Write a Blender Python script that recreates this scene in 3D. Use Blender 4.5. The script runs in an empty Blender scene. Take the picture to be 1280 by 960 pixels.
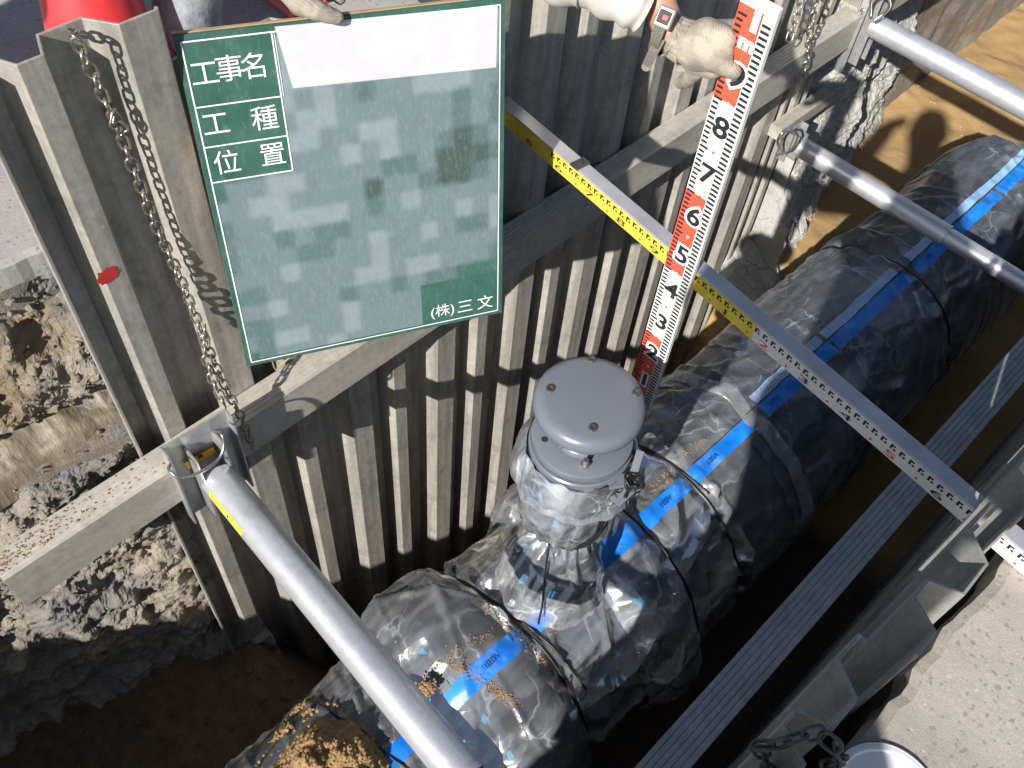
import bpy, bmesh, math, random
from mathutils import Vector, Matrix, noise
random.seed(7)
scn = bpy.context.scene
col = scn.collection
R_ = math.radians
# ------------------------------------------------------------------ camera
F = 1169.1687; CAMLOC = Vector((0.6097, -1.1858, 1.7733))
def rotm(a, b, c):
    return Matrix.Rotation(a, 3, 'Z') @ Matrix.Rotation(b, 3, 'X') @ Matrix.Rotation(c, 3, 'Z')
CR = rotm(0.70076593, 0.64004146, 0.11470291)
cd = bpy.data.cameras.new('camera'); cam = bpy.data.objects.new('camera', cd); col.objects.link(cam)
cam.matrix_world = Matrix.Translation(CAMLOC) @ CR.to_4x4()
cd.sensor_width = 36; cd.lens = F / 1280 * 36; cd.clip_start = 0.02; cd.clip_end = 2000
scn.camera = cam
# ------------------------------------------------------------------ sky, sun
SUN = Vector((-.42, 1.5, -1.0))          # direction in which sunlight travels
to = -SUN.normalized(); el = math.asin(to.z); az = math.atan2(to.x, to.y)
w = bpy.data.worlds.new('World'); scn.world = w; w.use_nodes = True
nt = w.node_tree; bg = nt.nodes['Background']; sk = nt.nodes.new('ShaderNodeTexSky'); sk.sky_type = 'NISHITA'
sk.sun_disc = False; sk.sun_elevation = el; sk.sun_rotation = az; sk.air_density = 1.0; sk.dust_density = 1.0
nt.links.new(sk.outputs[0], bg.inputs[0]); bg.inputs[1].default_value = 0.06
ld = bpy.data.lights.new('sun', 'SUN'); ld.energy = 5.0; ld.angle = R_(0.6); ld.color = (1, .955, .89)
lo = bpy.data.objects.new('sun', ld); col.objects.link(lo); lo.rotation_euler = SUN.to_track_quat('-Z', 'Y').to_euler(); lo.location = (3, -6, 6)
scn.view_settings.view_transform = 'Standard'; scn.view_settings.look = 'None'
scn.view_settings.exposure = 0.55; scn.view_settings.gamma = 1
scn.cycles.max_bounces = 6; scn.cycles.transparent_max_bounces = 12
# ------------------------------------------------------------------ helpers
def ray(px, py): return CR @ Vector(((px - 640) / F, -(py - 480) / F, -1))
def oz(px, py, z): d = ray(px, py); return CAMLOC + d * ((z - CAMLOC.z) / d.z)
def ox(px, py, x): d = ray(px, py); return CAMLOC + d * ((x - CAMLOC.x) / d.x)
def oy(px, py, y): d = ray(px, py); return CAMLOC + d * ((y - CAMLOC.y) / d.y)
def V(*a): return Vector(a)
def tag(o, label=None, cat=None, group=None, kind=None):
    if label: o['label'] = label
    if cat: o['category'] = cat
    if group: o['group'] = group
    if kind: o['kind'] = kind
    return o
def thing(name, label, cat, loc, group=None):
    o = bpy.data.objects.new(name, None); o.empty_display_size = .05; col.objects.link(o); o.location = loc
    return tag(o, label, cat, group)
def wloc(o):
    p = Vector((0, 0, 0))
    while o: p += Vector(o.location); o = o.parent
    return p
class MB:
    def __init__(s): s.v = []; s.f = []
    def add(s, vs, fs):
        n = len(s.v); s.v += [Vector(v) for v in vs]; s.f += [tuple(i + n for i in f) for f in fs]; return s
    def box(s, a, b, M=None):
        x0, y0, z0 = a; x1, y1, z1 = b
        vs = [V(x, y, z) for x in (x0, x1) for y in (y0, y1) for z in (z0, z1)]
        if M is not None: vs = [M @ v for v in vs]
        return s.add(vs, [(0, 1, 3, 2), (4, 6, 7, 5), (0, 4, 5, 1), (2, 3, 7, 6), (0, 2, 6, 4), (1, 5, 7, 3)])
    def cone(s, p0, p1, r0, r1, n=16, caps=True):
        p0, p1 = Vector(p0), Vector(p1); d = (p1 - p0).normalized(); u = d.orthogonal().normalized(); w_ = d.cross(u)
        vs = []
        for p, r in ((p0, r0), (p1, r1)):
            vs += [p + (u * math.cos(2 * math.pi * i / n) + w_ * math.sin(2 * math.pi * i / n)) * r for i in range(n)]
        fs = [(i, (i + 1) % n, n + (i + 1) % n, n + i) for i in range(n)]
        if caps: fs += [tuple(range(n - 1, -1, -1)), tuple(range(n, 2 * n))]
        return s.add(vs, fs)
    def tube(s, pts, r, n=8, closed=False, caps=True):
        pts = [Vector(p) for p in pts]; m = len(pts); vs = []; u = None
        for i, p in enumerate(pts):
            if closed: d = pts[(i + 1) % m] - pts[i - 1]
            else: d = pts[min(i + 1, m - 1)] - pts[max(i - 1, 0)]
            d.normalize()
            if u is None: u = d.orthogonal().normalized()
            else:
                u = (u - d * u.dot(d)); u.normalize()
            w_ = d.cross(u); rr = r[i] if isinstance(r, (list, tuple)) else r
            vs += [p + (u * math.cos(2 * math.pi * k / n) + w_ * math.sin(2 * math.pi * k / n)) * rr for k in range(n)]
        fs = []
        for i in range(m if closed else m - 1):
            j = (i + 1) % m
            for k in range(n): fs.append((i * n + k, i * n + (k + 1) % n, j * n + (k + 1) % n, j * n + k))
        if caps and not closed: fs += [tuple(range(n - 1, -1, -1)), tuple((m - 1) * n + k for k in range(n))]
        return s.add(vs, fs)
    def prism(s, poly, a, b):      # poly: list of fn-mapped points at a and b : a(p),b(p)
        n = len(poly); vs = [a(p) for p in poly] + [b(p) for p in poly]
        fs = [(i, (i + 1) % n, n + (i + 1) % n, n + i) for i in range(n)] + [tuple(range(n - 1, -1, -1)), tuple(range(n, 2 * n))]
        return s.add(vs, fs)
    def lathe(s, prof, c, n=48, M=None, caps=True):
        vs = []; c = Vector(c)
        for r, z in prof:
            for i in range(n):
                p = V(r * math.cos(2 * math.pi * i / n), r * math.sin(2 * math.pi * i / n), z)
                vs.append(c + (M @ p if M is not None else p))
        fs = []
        for j in range(len(prof) - 1):
            for i in range(n): fs.append((j * n + i, j * n + (i + 1) % n, (j + 1) * n + (i + 1) % n, (j + 1) * n + i))
        if caps and prof[0][0] > 1e-6: fs.append(tuple(range(n - 1, -1, -1)))
        if caps and prof[-1][0] > 1e-6: fs.append(tuple((len(prof) - 1) * n + i for i in range(n)))
        return s.add(vs, fs)
    def grid(s, fn, nu, nv):
        vs = [fn(i / (nu - 1), j / (nv - 1)) for j in range(nv) for i in range(nu)]
        fs = [(j * nu + i, j * nu + i + 1, (j + 1) * nu + i + 1, (j + 1) * nu + i) for j in range(nv - 1) for i in range(nu - 1)]
        return s.add(vs, fs)
    def capsule(s, p0, p1, r0, r1, n=14):
        p0, p1 = Vector(p0), Vector(p1); d = (p1 - p0)
        if d.length < 1e-6: d = V(0, 0, 1e-4)
        d.normalize(); prof = []
        for k in range(6): a = math.pi / 2 * k / 5; prof.append((p0 - d * r0 * math.cos(a), r0 * math.sin(a)))
        for k in range(6): a = math.pi / 2 * k / 5; prof.append((p1 + d * r1 * math.sin(a), r1 * math.cos(a)))
        return s.tube([q[0] for q in prof], [max(q[1], 1e-4) for q in prof], n, caps=True)
    def build(s, name, mat, parent=None, smooth=False, kind=None, bevel=0, label=None, recalc=True, solid=0):
        me = bpy.data.meshes.new(name); off = wloc(parent) if parent else Vector((0, 0, 0))
        me.from_pydata([v - off for v in s.v], [], s.f); me.update()
        if recalc:
            bm = bmesh.new(); bm.from_mesh(me); bmesh.ops.recalc_face_normals(bm, faces=bm.faces)
            bm.to_mesh(me); bm.free()
        for m in (mat if isinstance(mat, (list, tuple)) else [mat]): me.materials.append(m)
        o = bpy.data.objects.new(name, me); col.objects.link(o)
        if parent: o.parent = parent
        if smooth:
            for p in me.polygons: p.use_smooth = True
            if smooth == 'auto':
                try: me.set_sharp_from_angle(angle=R_(38))
                except Exception: pass
        if bevel:
            m = o.modifiers.new('bevel', 'BEVEL'); m.width = bevel; m.segments = 2; m.limit_method = 'ANGLE'
        if solid:
            m = o.modifiers.new('solid', 'SOLIDIFY'); m.thickness = solid; m.offset = 0
        if kind: o['kind'] = kind
        if label: o['label'] = label
        return o
def text_mesh(txt, size, M, name, mat, parent, bold=0.0, sx=1.0, label=None, spacing=1.0):
    cu = bpy.data.curves.new('t', 'FONT'); cu.body = txt; cu.size = size; cu.align_x = 'CENTER'; cu.align_y = 'CENTER'
    cu.offset = bold; cu.resolution_u = 3; cu.space_character = spacing
    to_ = bpy.data.objects.new('t', cu); col.objects.link(to_)
    dg = bpy.context.evaluated_depsgraph_get(); me = bpy.data.meshes.new_from_object(to_.evaluated_get(dg))
    bpy.data.objects.remove(to_); off = wloc(parent)
    S = Matrix.Diagonal((sx, 1, 1)); 
    for v in me.vertices: v.co = M @ (S @ v.co) - off
    me.name = name; me.materials.clear(); me.materials.append(mat)
    o = bpy.data.objects.new(name, me); col.objects.link(o); o.parent = parent
    if label: o['label'] = label
    return o
def remesh(o, vox, smooth=4):
    m = o.modifiers.new('remesh', 'REMESH'); m.mode = 'VOXEL'; m.voxel_size = vox; m.use_smooth_shade = True
    if smooth: m = o.modifiers.new('smooth', 'SMOOTH'); m.factor = .5; m.iterations = smooth
    return o
def fbm(p, oct=4, rough=.5):
    a = 1; t = 0
    for i in range(oct): t += a * noise.noise(p); p = p * 2.03 + V(3.1, 1.7, 5.3); a *= rough
    return t
def ridge(p, oct=4):
    a = 1; t = 0
    for i in range(oct): t += a * (1 - abs(noise.noise(p)) * 2); p = p * 2.1 + V(1.1, 4.7, 2.3); a *= .5
    return t
# ------------------------------------------------------------------ materials
class NT:
    def __init__(s, name):
        s.m = bpy.data.materials.new(name); s.m.use_nodes = True; s.t = s.m.node_tree; s.b = s.t.nodes['Principled BSDF']
        s.out = s.t.nodes['Material Output']
        tc = s.n('ShaderNodeTexCoord'); s.co = tc.outputs['Object']
    def n(s, t, **kw):
        x = s.t.nodes.new(t)
        for k, v in kw.items(): setattr(x, k, v)
        return x
    def l(s, a, b): s.t.links.new(a, b)
    def map(s, scale=(1, 1, 1), rot=(0, 0, 0), src=None):
        m = s.n('ShaderNodeMapping'); m.inputs['Scale'].default_value = scale; m.inputs['Rotation'].default_value = rot
        s.l(src or s.co, m.inputs[0]); return m.outputs[0]
    def noise(s, scale, detail=5, rough=.55, vec=None, dist=0):
        x = s.n('ShaderNodeTexNoise'); x.inputs['Scale'].default_value = scale; x.inputs['Detail'].default_value = detail
        x.inputs['Roughness'].default_value = rough; x.inputs['Distortion'].default_value = dist
        s.l(vec or s.co, x.inputs['Vector']); return x.outputs['Fac']
    def voro(s, scale, feature='F1', vec=None, out='Distance'):
        x = s.n('ShaderNodeTexVoronoi', feature=feature); x.inputs['Scale'].default_value = scale
        s.l(vec or s.co, x.inputs['Vector']); return x.outputs[out]
    def ramp(s, fac, stops):
        r = s.n('ShaderNodeValToRGB'); e = r.color_ramp.elements
        while len(e) < len(stops): e.new(.5)
        for i, (p, c) in enumerate(stops):
            e[i].position = p; e[i].color = (*c, 1) if len(c) == 3 else c
        s.l(fac, r.inputs[0]); return r.outputs[0]
    def g(s, fac, a, b, lo=0., hi=1.):
        return s.ramp(fac, [(a, (lo,) * 3), (b, (hi,) * 3)])
    def mix(s, fac, a, b, mode='MIX'):
        m = s.n('ShaderNodeMix', data_type='RGBA', blend_type=mode)
        for src, i in ((fac, 0), (a, 6), (b, 7)):
            if hasattr(src, 'is_linked'): s.l(src, m.inputs[i])
            elif i == 0: m.inputs[0].default_value = src
            else: m.inputs[i].default_value = (*src, 1)
        return m.outputs[2]
    def mul(s, a, b):
        m = s.n('ShaderNodeMath', operation='MULTIPLY')
        for x, i in ((a, 0), (b, 1)):
            if hasattr(x, 'is_linked'): s.l(x, m.inputs[i])
            else: m.inputs[i].default_value = x
        return m.outputs[0]
    def bump(s, h, strength=.3, dist=.002, prev=None):
        b = s.n('ShaderNodeBump'); b.inputs['Strength'].default_value = strength; b.inputs['Distance'].default_value = dist
        s.l(h, b.inputs['Height'])
        if prev: s.l(prev, b.inputs['Normal'])
        return b.outputs[0]
    def set(s, col=None, rough=None, metal=None, normal=None, **kw):
        for k, v in (('Base Color', col), ('Roughness', rough), ('Metallic', metal), ('Normal', normal)):
            if v is None: continue
            if hasattr(v, 'is_linked'): s.l(v, s.b.inputs[k])
            elif k == 'Base Color': s.b.inputs[k].default_value = (*v, 1)
            else: s.b.inputs[k].default_value = v
        for k, v in kw.items(): s.b.inputs[k.replace('_', ' ')].default_value = v
        return s.m
def metal(name, c1, c2, c3, rough=(.4, .6), metallic=.35, streak=(14, 14, 1.2), bstr=.15, sc=1, spots=True):
    t = NT(name); v = t.map(streak)
    a = t.noise(2.2 * sc, 6, .65, v); b = t.noise(9 * sc, 6, .7); c = t.noise(60 * sc, 4, .7)
    cc = t.mix(t.g(a, .36, .64), c1, c2); cc = t.mix(t.mul(t.g(b, .52, .72), .65), cc, c3)
    cc = t.mix(.35, cc, t.mix(t.g(c, .3, .7), (.3, .3, .3), (.75, .75, .75)), 'OVERLAY')
    if spots:
        sp = t.voro(55 * sc, vec=t.map((1, 1, .35)))
        cc = t.mix(t.mul(t.g(sp, .02, .07, 1, 0), .5), cc, (.62, .6, .55))
    sc1 = t.noise(38 * sc, 3, .6, t.map((1, 9, .5), (.5, .3, .4)), .3); sc2 = t.noise(30 * sc, 3, .6, t.map((1, 11, .4), (-.7, .2, -.3)), .3)
    cc = t.mix(t.mul(t.g(sc1, .70, .76), .35), cc, (.62, .61, .58)); cc = t.mix(t.mul(t.g(sc2, .70, .76), .3), cc, (.10, .095, .08))
    dr = t.noise(3.5 * sc, 6, .75, t.map((9, 9, .7))); cc = t.mix(t.mul(t.g(dr, .58, .76), .35), cc, (.27, .255, .215))
    nm = t.bump(c, bstr, .001, t.bump(b, bstr, .003))
    return t.set(cc, t.g(b, .3, .7, *rough), metallic, nm)
M_pile = metal('weathered_aluminium', (.31, .30, .275), (.50, .475, .42), (.17, .165, .15), (.42, .6), .3)
M_pile2 = metal('shade_darkened_aluminium', (.25, .255, .245), (.36, .355, .34), (.16, .16, .145), (.45, .6), .3)  # darker copy of the sheet metal, right wall's shade painted into its colour
M_waler = metal('waler_aluminium', (.44, .42, .37), (.58, .55, .48), (.33, .31, .26), (.42, .6), .3, (6, .7, 6))
M_waler2 = metal('waler_aluminium_shade_tone', (.30, .31, .33), (.40, .41, .43), (.22, .225, .235), (.42, .6), .3, (6, .7, 6))  # waler metal with the right beam's shade put into its base colour
M_brk = metal('bracket_metal', (.40, .41, .42), (.58, .58, .58), (.3, .3, .3), (.28, .45), .6, (5, 5, 3))
M_tube = metal('strut_tube_metal', (.60, .62, .66), (.76, .78, .82), (.46, .47, .50), (.32, .44), .65, (1, 9, 9), .1, spots=True)
M_zinc = metal('chain_zinc', (.30, .28, .24), (.50, .47, .40), (.2, .17, .13), (.25, .4), .8, (9, 9, 9), .1, spots=False)
M_dchain = metal('dull_chain', (.05, .05, .05), (.10, .10, .10), (.06, .045, .035), (.5, .6), .3, (9, 9, 9), .1, spots=False)
def simple(name, c, rough=.5, metallic=0, var=.15, sc=30, bump_=.1, **kw):
    t = NT(name); n1 = t.noise(sc, 5, .6)
    d = tuple(x * (1 - var) for x in c); u = tuple(min(1, x * (1 + var)) for x in c)
    return t.set(t.mix(t.g(n1, .3, .7), d, u), rough, metallic, t.bump(n1, bump_, .001), **kw)
M_steel = simple('stainless', (.6, .6, .58), .22, .9)
M_case = simple('watch_case_grey', (.28, .28, .27), .4, .3)
M_black = simple('black_plastic_cord', (.015, .015, .016), .4)
M_white = simple('white_print', (.8, .8, .8), .5, var=.05)
M_blackp = simple('black_print', (.02, .02, .025), .5)
M_redp = simple('red_print', (.80, .10, .055), .5, var=.12, sc=220)
M_rodw = simple('rod_white', (.80, .79, .76), .45, var=.06, sc=12)
M_rody = simple('rod_yellow', (.80, .62, .07), .4, var=.12, sc=25)
M_rodal = simple('rod_aluminium_edge', (.60, .59, .62), .3, .5, sc=10)
M_redpaint = simple('red_spray', (.55, .04, .035), .5)
M_cone = simple('cone_red_pvc', (.70, .045, .05), .42, var=.18, sc=9)
M_conel = simple('cone_flange_pvc', (.75, .16, .15), .5)
M_yel = simple('yellow_sticker', (.85, .75, .03), .4, var=.05)
M_org = simple('orange_sticker', (.75, .38, .04), .4, var=.08)
M_bucket = simple('white_plastic', (.82, .83, .84), .35, var=.03)
M_rim = simple('dark_rim', (.10, .10, .11), .5)
M_paint = simple('grey_valve_paint', (.145, .16, .19), .3, var=.04, sc=8, bump_=.03)
M_hole = simple('bolt_hole_dark', (.02, .02, .02), .8)
M_bolt = simple('blue_bolt', (.10, .42, .72), .4)
M_cap = simple('screw_dark_steel', (.16, .15, .15), .35, .7)
M_skin = simple('skin', (.42, .22, .15), .5, var=.08, sc=40, Subsurface_Weight=.1)
M_leather = simple('watch_strap_leather', (.13, .12, .10), .6, var=.3, sc=300, bump_=.3)
M_wood = simple('board_wood_edge', (.42, .30, .17), .6)
M_cloth = simple('white_work_cloth', (.47, .455, .415), .85, var=.06, sc=25, bump_=.5)
M_hair = simple('black_hair', (.02, .018, .015), .5)
M_lgray = simple('faded_tape_pale_blue', (.28, .50, .78), .35, var=.12, sc=60)
# glove knit
t = NT('cotton_glove_knit'); wv = t.n('ShaderNodeTexWave'); wv.inputs['Scale'].default_value = 120; wv.inputs['Distortion'].default_value = 1.0
t.l(t.map((1, 1, 1), (.5, .9, .2)), wv.inputs[0]); n1 = t.noise(28, 4); c_ = t.mix(t.g(n1, .42, .68), (.46, .42, .34), (.22, .20, .17))
c_ = t.mix(t.mul(wv.outputs['Fac'], .3), c_, (.26, .23, .18)); M_glove = t.set(c_, .95, 0, t.bump(t.noise(500, 3, .7), .7, .0015, t.bump(wv.outputs['Fac'], .5, .001)))
# denim
t = NT('washed_denim'); n1 = t.noise(12, 6, .7); n2 = t.noise(400, 2); M_denim = t.set(t.mix(t.g(n1, .35, .65), (.16, .19, .23), (.42, .45, .48)), .85, 0, t.bump(n2, .5, .001, t.bump(n1, .6, .01)))
M_jacket = simple('dark_blue_coat', (.03, .04, .07), .8)
# board
t = NT('green_chalk_board'); n1 = t.noise(9, 6, .7); n2 = t.noise(120, 4, .7, t.map((1, 1, .3)))
c_ = t.mix(t.g(n1, .35, .7), (.022, .085, .066), (.05, .135, .11)); c_ = t.mix(t.mul(t.g(n2, .55, .8), .35), c_, (.25, .36, .33))
M_board = t.set(c_, .5, 0, t.bump(n2, .08, .001))
t = NT('mosaic_chalk_green'); at = t.n('ShaderNodeVertexColor'); at.layer_name = 'mosaic'; n1 = t.noise(26, 6, .7); n2 = t.noise(160, 4, .8, t.map((1, 1, .25)))
c_ = t.mix(.4, at.outputs[0], t.mix(t.g(n1, .3, .7), (.40, .40, .40), (.6, .6, .6)), 'OVERLAY'); c_ = t.mix(t.mul(t.g(n2, .5, .8), .22), c_, (.5, .56, .56))
M_mosaic = t.set(c_, .65)
# asphalt
def asphalt(name, base, stone, light):
    t = NT(name); nv0 = t.n('ShaderNodeTexNoise'); nv0.inputs['Scale'].default_value = 90; t.l(t.co, nv0.inputs['Vector']); wv_ = t.mix(.012, t.co, nv0.outputs['Color'], 'ADD'); v1 = t.voro(80, vec=wv_); v2 = t.voro(330, vec=t.map((1, 1, 1), (.3, .2, .5))); n1 = t.noise(5, 6, .7); n2 = t.noise(420, 3, .7)
    sz = t.voro(80, vec=wv_, out='Color'); sp = t.n('ShaderNodeSeparateColor'); t.l(sz, sp.inputs[0])
    c = t.mix(t.g(n1, .3, .7), tuple(x * .80 for x in base), tuple(x * 1.1 for x in base))
    big = t.mul(t.g(v1, .22, .34, 1, 0), t.g(sp.outputs[0], .42, .5)); c = t.mix(t.mul(big, .6), c, stone); v3 = t.voro(190, vec=wv_); c = t.mix(t.mul(t.g(v3, .12, .25, 1, 0), .4), c, stone); st_ = t.noise(1.6, 6, .7); c = t.mix(t.mul(t.g(st_, .5, .7), .4), c, tuple(x * .7 for x in base))
    sp2 = t.g(sp.outputs[1], .8, .85); c = t.mix(t.mul(t.mul(t.g(v1, .2, .3, 1, 0), sp2), .6), c, light)
    c = t.mix(.5, c, t.mix(t.g(n2, .3, .7), (.3, .3, .3), (.72, .72, .72)), 'OVERLAY')
    cr = t.voro(1.7, 'DISTANCE_TO_EDGE', vec=None); wob = t.noise(9, 5, .7)
    ad = t.n('ShaderNodeMath', operation='ADD'); t.l(cr, ad.inputs[0]); t.l(t.mul(wob, .06), ad.inputs[1])
    crack = t.g(ad.outputs[0], .0235, .027, 1, 0); c = t.mix(t.mul(crack, .6), c, (.08, .07, .06))
    return t.set(c, .85, 0, t.bump(n2, .5, .001, t.bump(v1, .25, .0015)))
M_road = asphalt('worn_pale_asphalt', (.40, .37, .32), (.17, .175, .18), (.55, .53, .48))
M_roadl = asphalt('worn_grey_asphalt', (.36, .35, .34), (.12, .12, .13), (.42, .42, .40))
# sand floor, soils
t = NT('trench_sand'); n1 = t.noise(2.2, 5, .6); n2 = t.noise(160, 5, .8); n3 = t.noise(28, 5, .7)
c_ = t.mix(t.g(n1, .3, .7), (.35, .225, .095), (.46, .31, .145)); c_ = t.mix(t.mul(t.g(n2, .5, .75), .5), c_, (.25, .15, .06)); c_ = t.mix(t.mul(t.g(t.voro(60), .0, .06, 1, 0), .5), c_, (.6, .5, .33))
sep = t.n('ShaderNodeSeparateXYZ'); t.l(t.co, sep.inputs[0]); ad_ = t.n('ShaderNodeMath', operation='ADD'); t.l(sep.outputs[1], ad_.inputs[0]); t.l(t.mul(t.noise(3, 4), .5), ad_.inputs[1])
shadec = t.mix(t.g(n3, .3, .7), (.07, .045, .025), (.15, .10, .055)); shadec = t.mix(t.mul(t.g(n2, .5, .7), .6), shadec, (.05, .03, .018))  # dark brown that paints the trench shade into the near floor
c_ = t.mix(t.g(t.mul(ad_.outputs[0], .25), .30, .345), shadec, c_)
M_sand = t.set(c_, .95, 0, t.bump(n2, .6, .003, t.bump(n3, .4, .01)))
t = NT('moist_sand_heap'); n2 = t.noise(130, 5, .8); n3 = t.noise(40, 4, .7)
M_heap = t.set(t.mix(t.g(n3, .35, .65), (.26, .155, .065), (.42, .28, .135)), .95, 0, t.bump(n2, .9, .004))
t = NT('clay_soil'); n1 = t.noise(4.5, 6, .65); n2 = t.noise(45, 6, .8); n3 = t.noise(3, 4, .6, t.map((1, 1, 4)))
c_ = t.mix(t.g(n1, .42, .6), (.25, .245, .235), (.43, .385, .31)); c_ = t.mix(t.mul(t.g(n3, .52, .62), .8), c_, (.30, .21, .12)); c_ = t.mix(t.mul(t.g(n2, .45, .7), .6), c_, (.14, .125, .10))
c_ = t.mix(t.mul(t.g(t.voro(70), 0, .13, 1, 0), .6), c_, (.62, .6, .55))
M_soil = t.set(c_, .9, 0, t.bump(n2, 1, .012, t.bump(t.noise(160, 4, .8), .8, .004)))
t = NT('wet_mud'); n1 = t.noise(3, 6, .7, t.map((2, 9, 2), (0, 0, .5))); n2 = t.noise(60, 5, .7)
c_ = t.mix(t.g(n1, .35, .62), (.13, .11, .075), (.25, .215, .15)); c_ = t.mix(t.mul(t.g(n1, .6, .7), .5), c_, (.42, .42, .40))
M_mud = t.set(c_, .5, 0, t.bump(n2, .6, .004, t.bump(n1, .5, .01)))
t = NT('grey_clay_bank'); n1 = t.noise(7, 6, .7, t.map((1, 1, .6))); n2 = t.noise(70, 6, .8); nx = t.n('ShaderNodeTexNoise'); nx.inputs['Scale'].default_value = 9; nx.inputs['Detail'].default_value = 5; t.l(t.co, nx.inputs['Vector']); vx = t.mix(.12, t.map((1, .6, 1)), nx.outputs['Color']); cr = t.voro(7, 'DISTANCE_TO_EDGE', vx)
c_ = t.mix(t.g(n1, .3, .7), (.36, .36, .34), (.55, .545, .51)); c_ = t.mix(t.mul(t.g(n2, .5, .7), .5), c_, (.22, .22, .2)); c_ = t.mix(t.mul(t.g(cr, .0, .018, 1, 0), .6), c_, (.10, .10, .09))
M_clay = t.set(c_, .9, 0, t.bump(n2, .9, .006, t.bump(n1, .8, .02)))
# pipe body and tape
t = NT('black_pipe_coating'); n1 = t.noise(16, 6, .7); n2 = t.noise(120, 4, .8)
c_ = t.mix(t.g(n1, .4, .7), (.040, .058, .10), (.08, .105, .16)); c_ = t.mix(t.mul(t.g(n2, .6, .75), .6), c_, (.22, .23, .24))
M_pipe = t.set(c_, .38, 0, t.bump(n1, .3, .004))
t = NT('blue_marking_tape'); n1 = t.noise(18, 5); M_tape = t.set(t.mix(t.mul(t.g(t.noise(11, 5, .7), .52, .7), .55), t.mix(t.g(n1, .3, .7), (.0, .15, .66), (.02, .26, .86)), (.22, .42, .82)), .38, 0, t.bump(n1, .4, .004))
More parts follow.
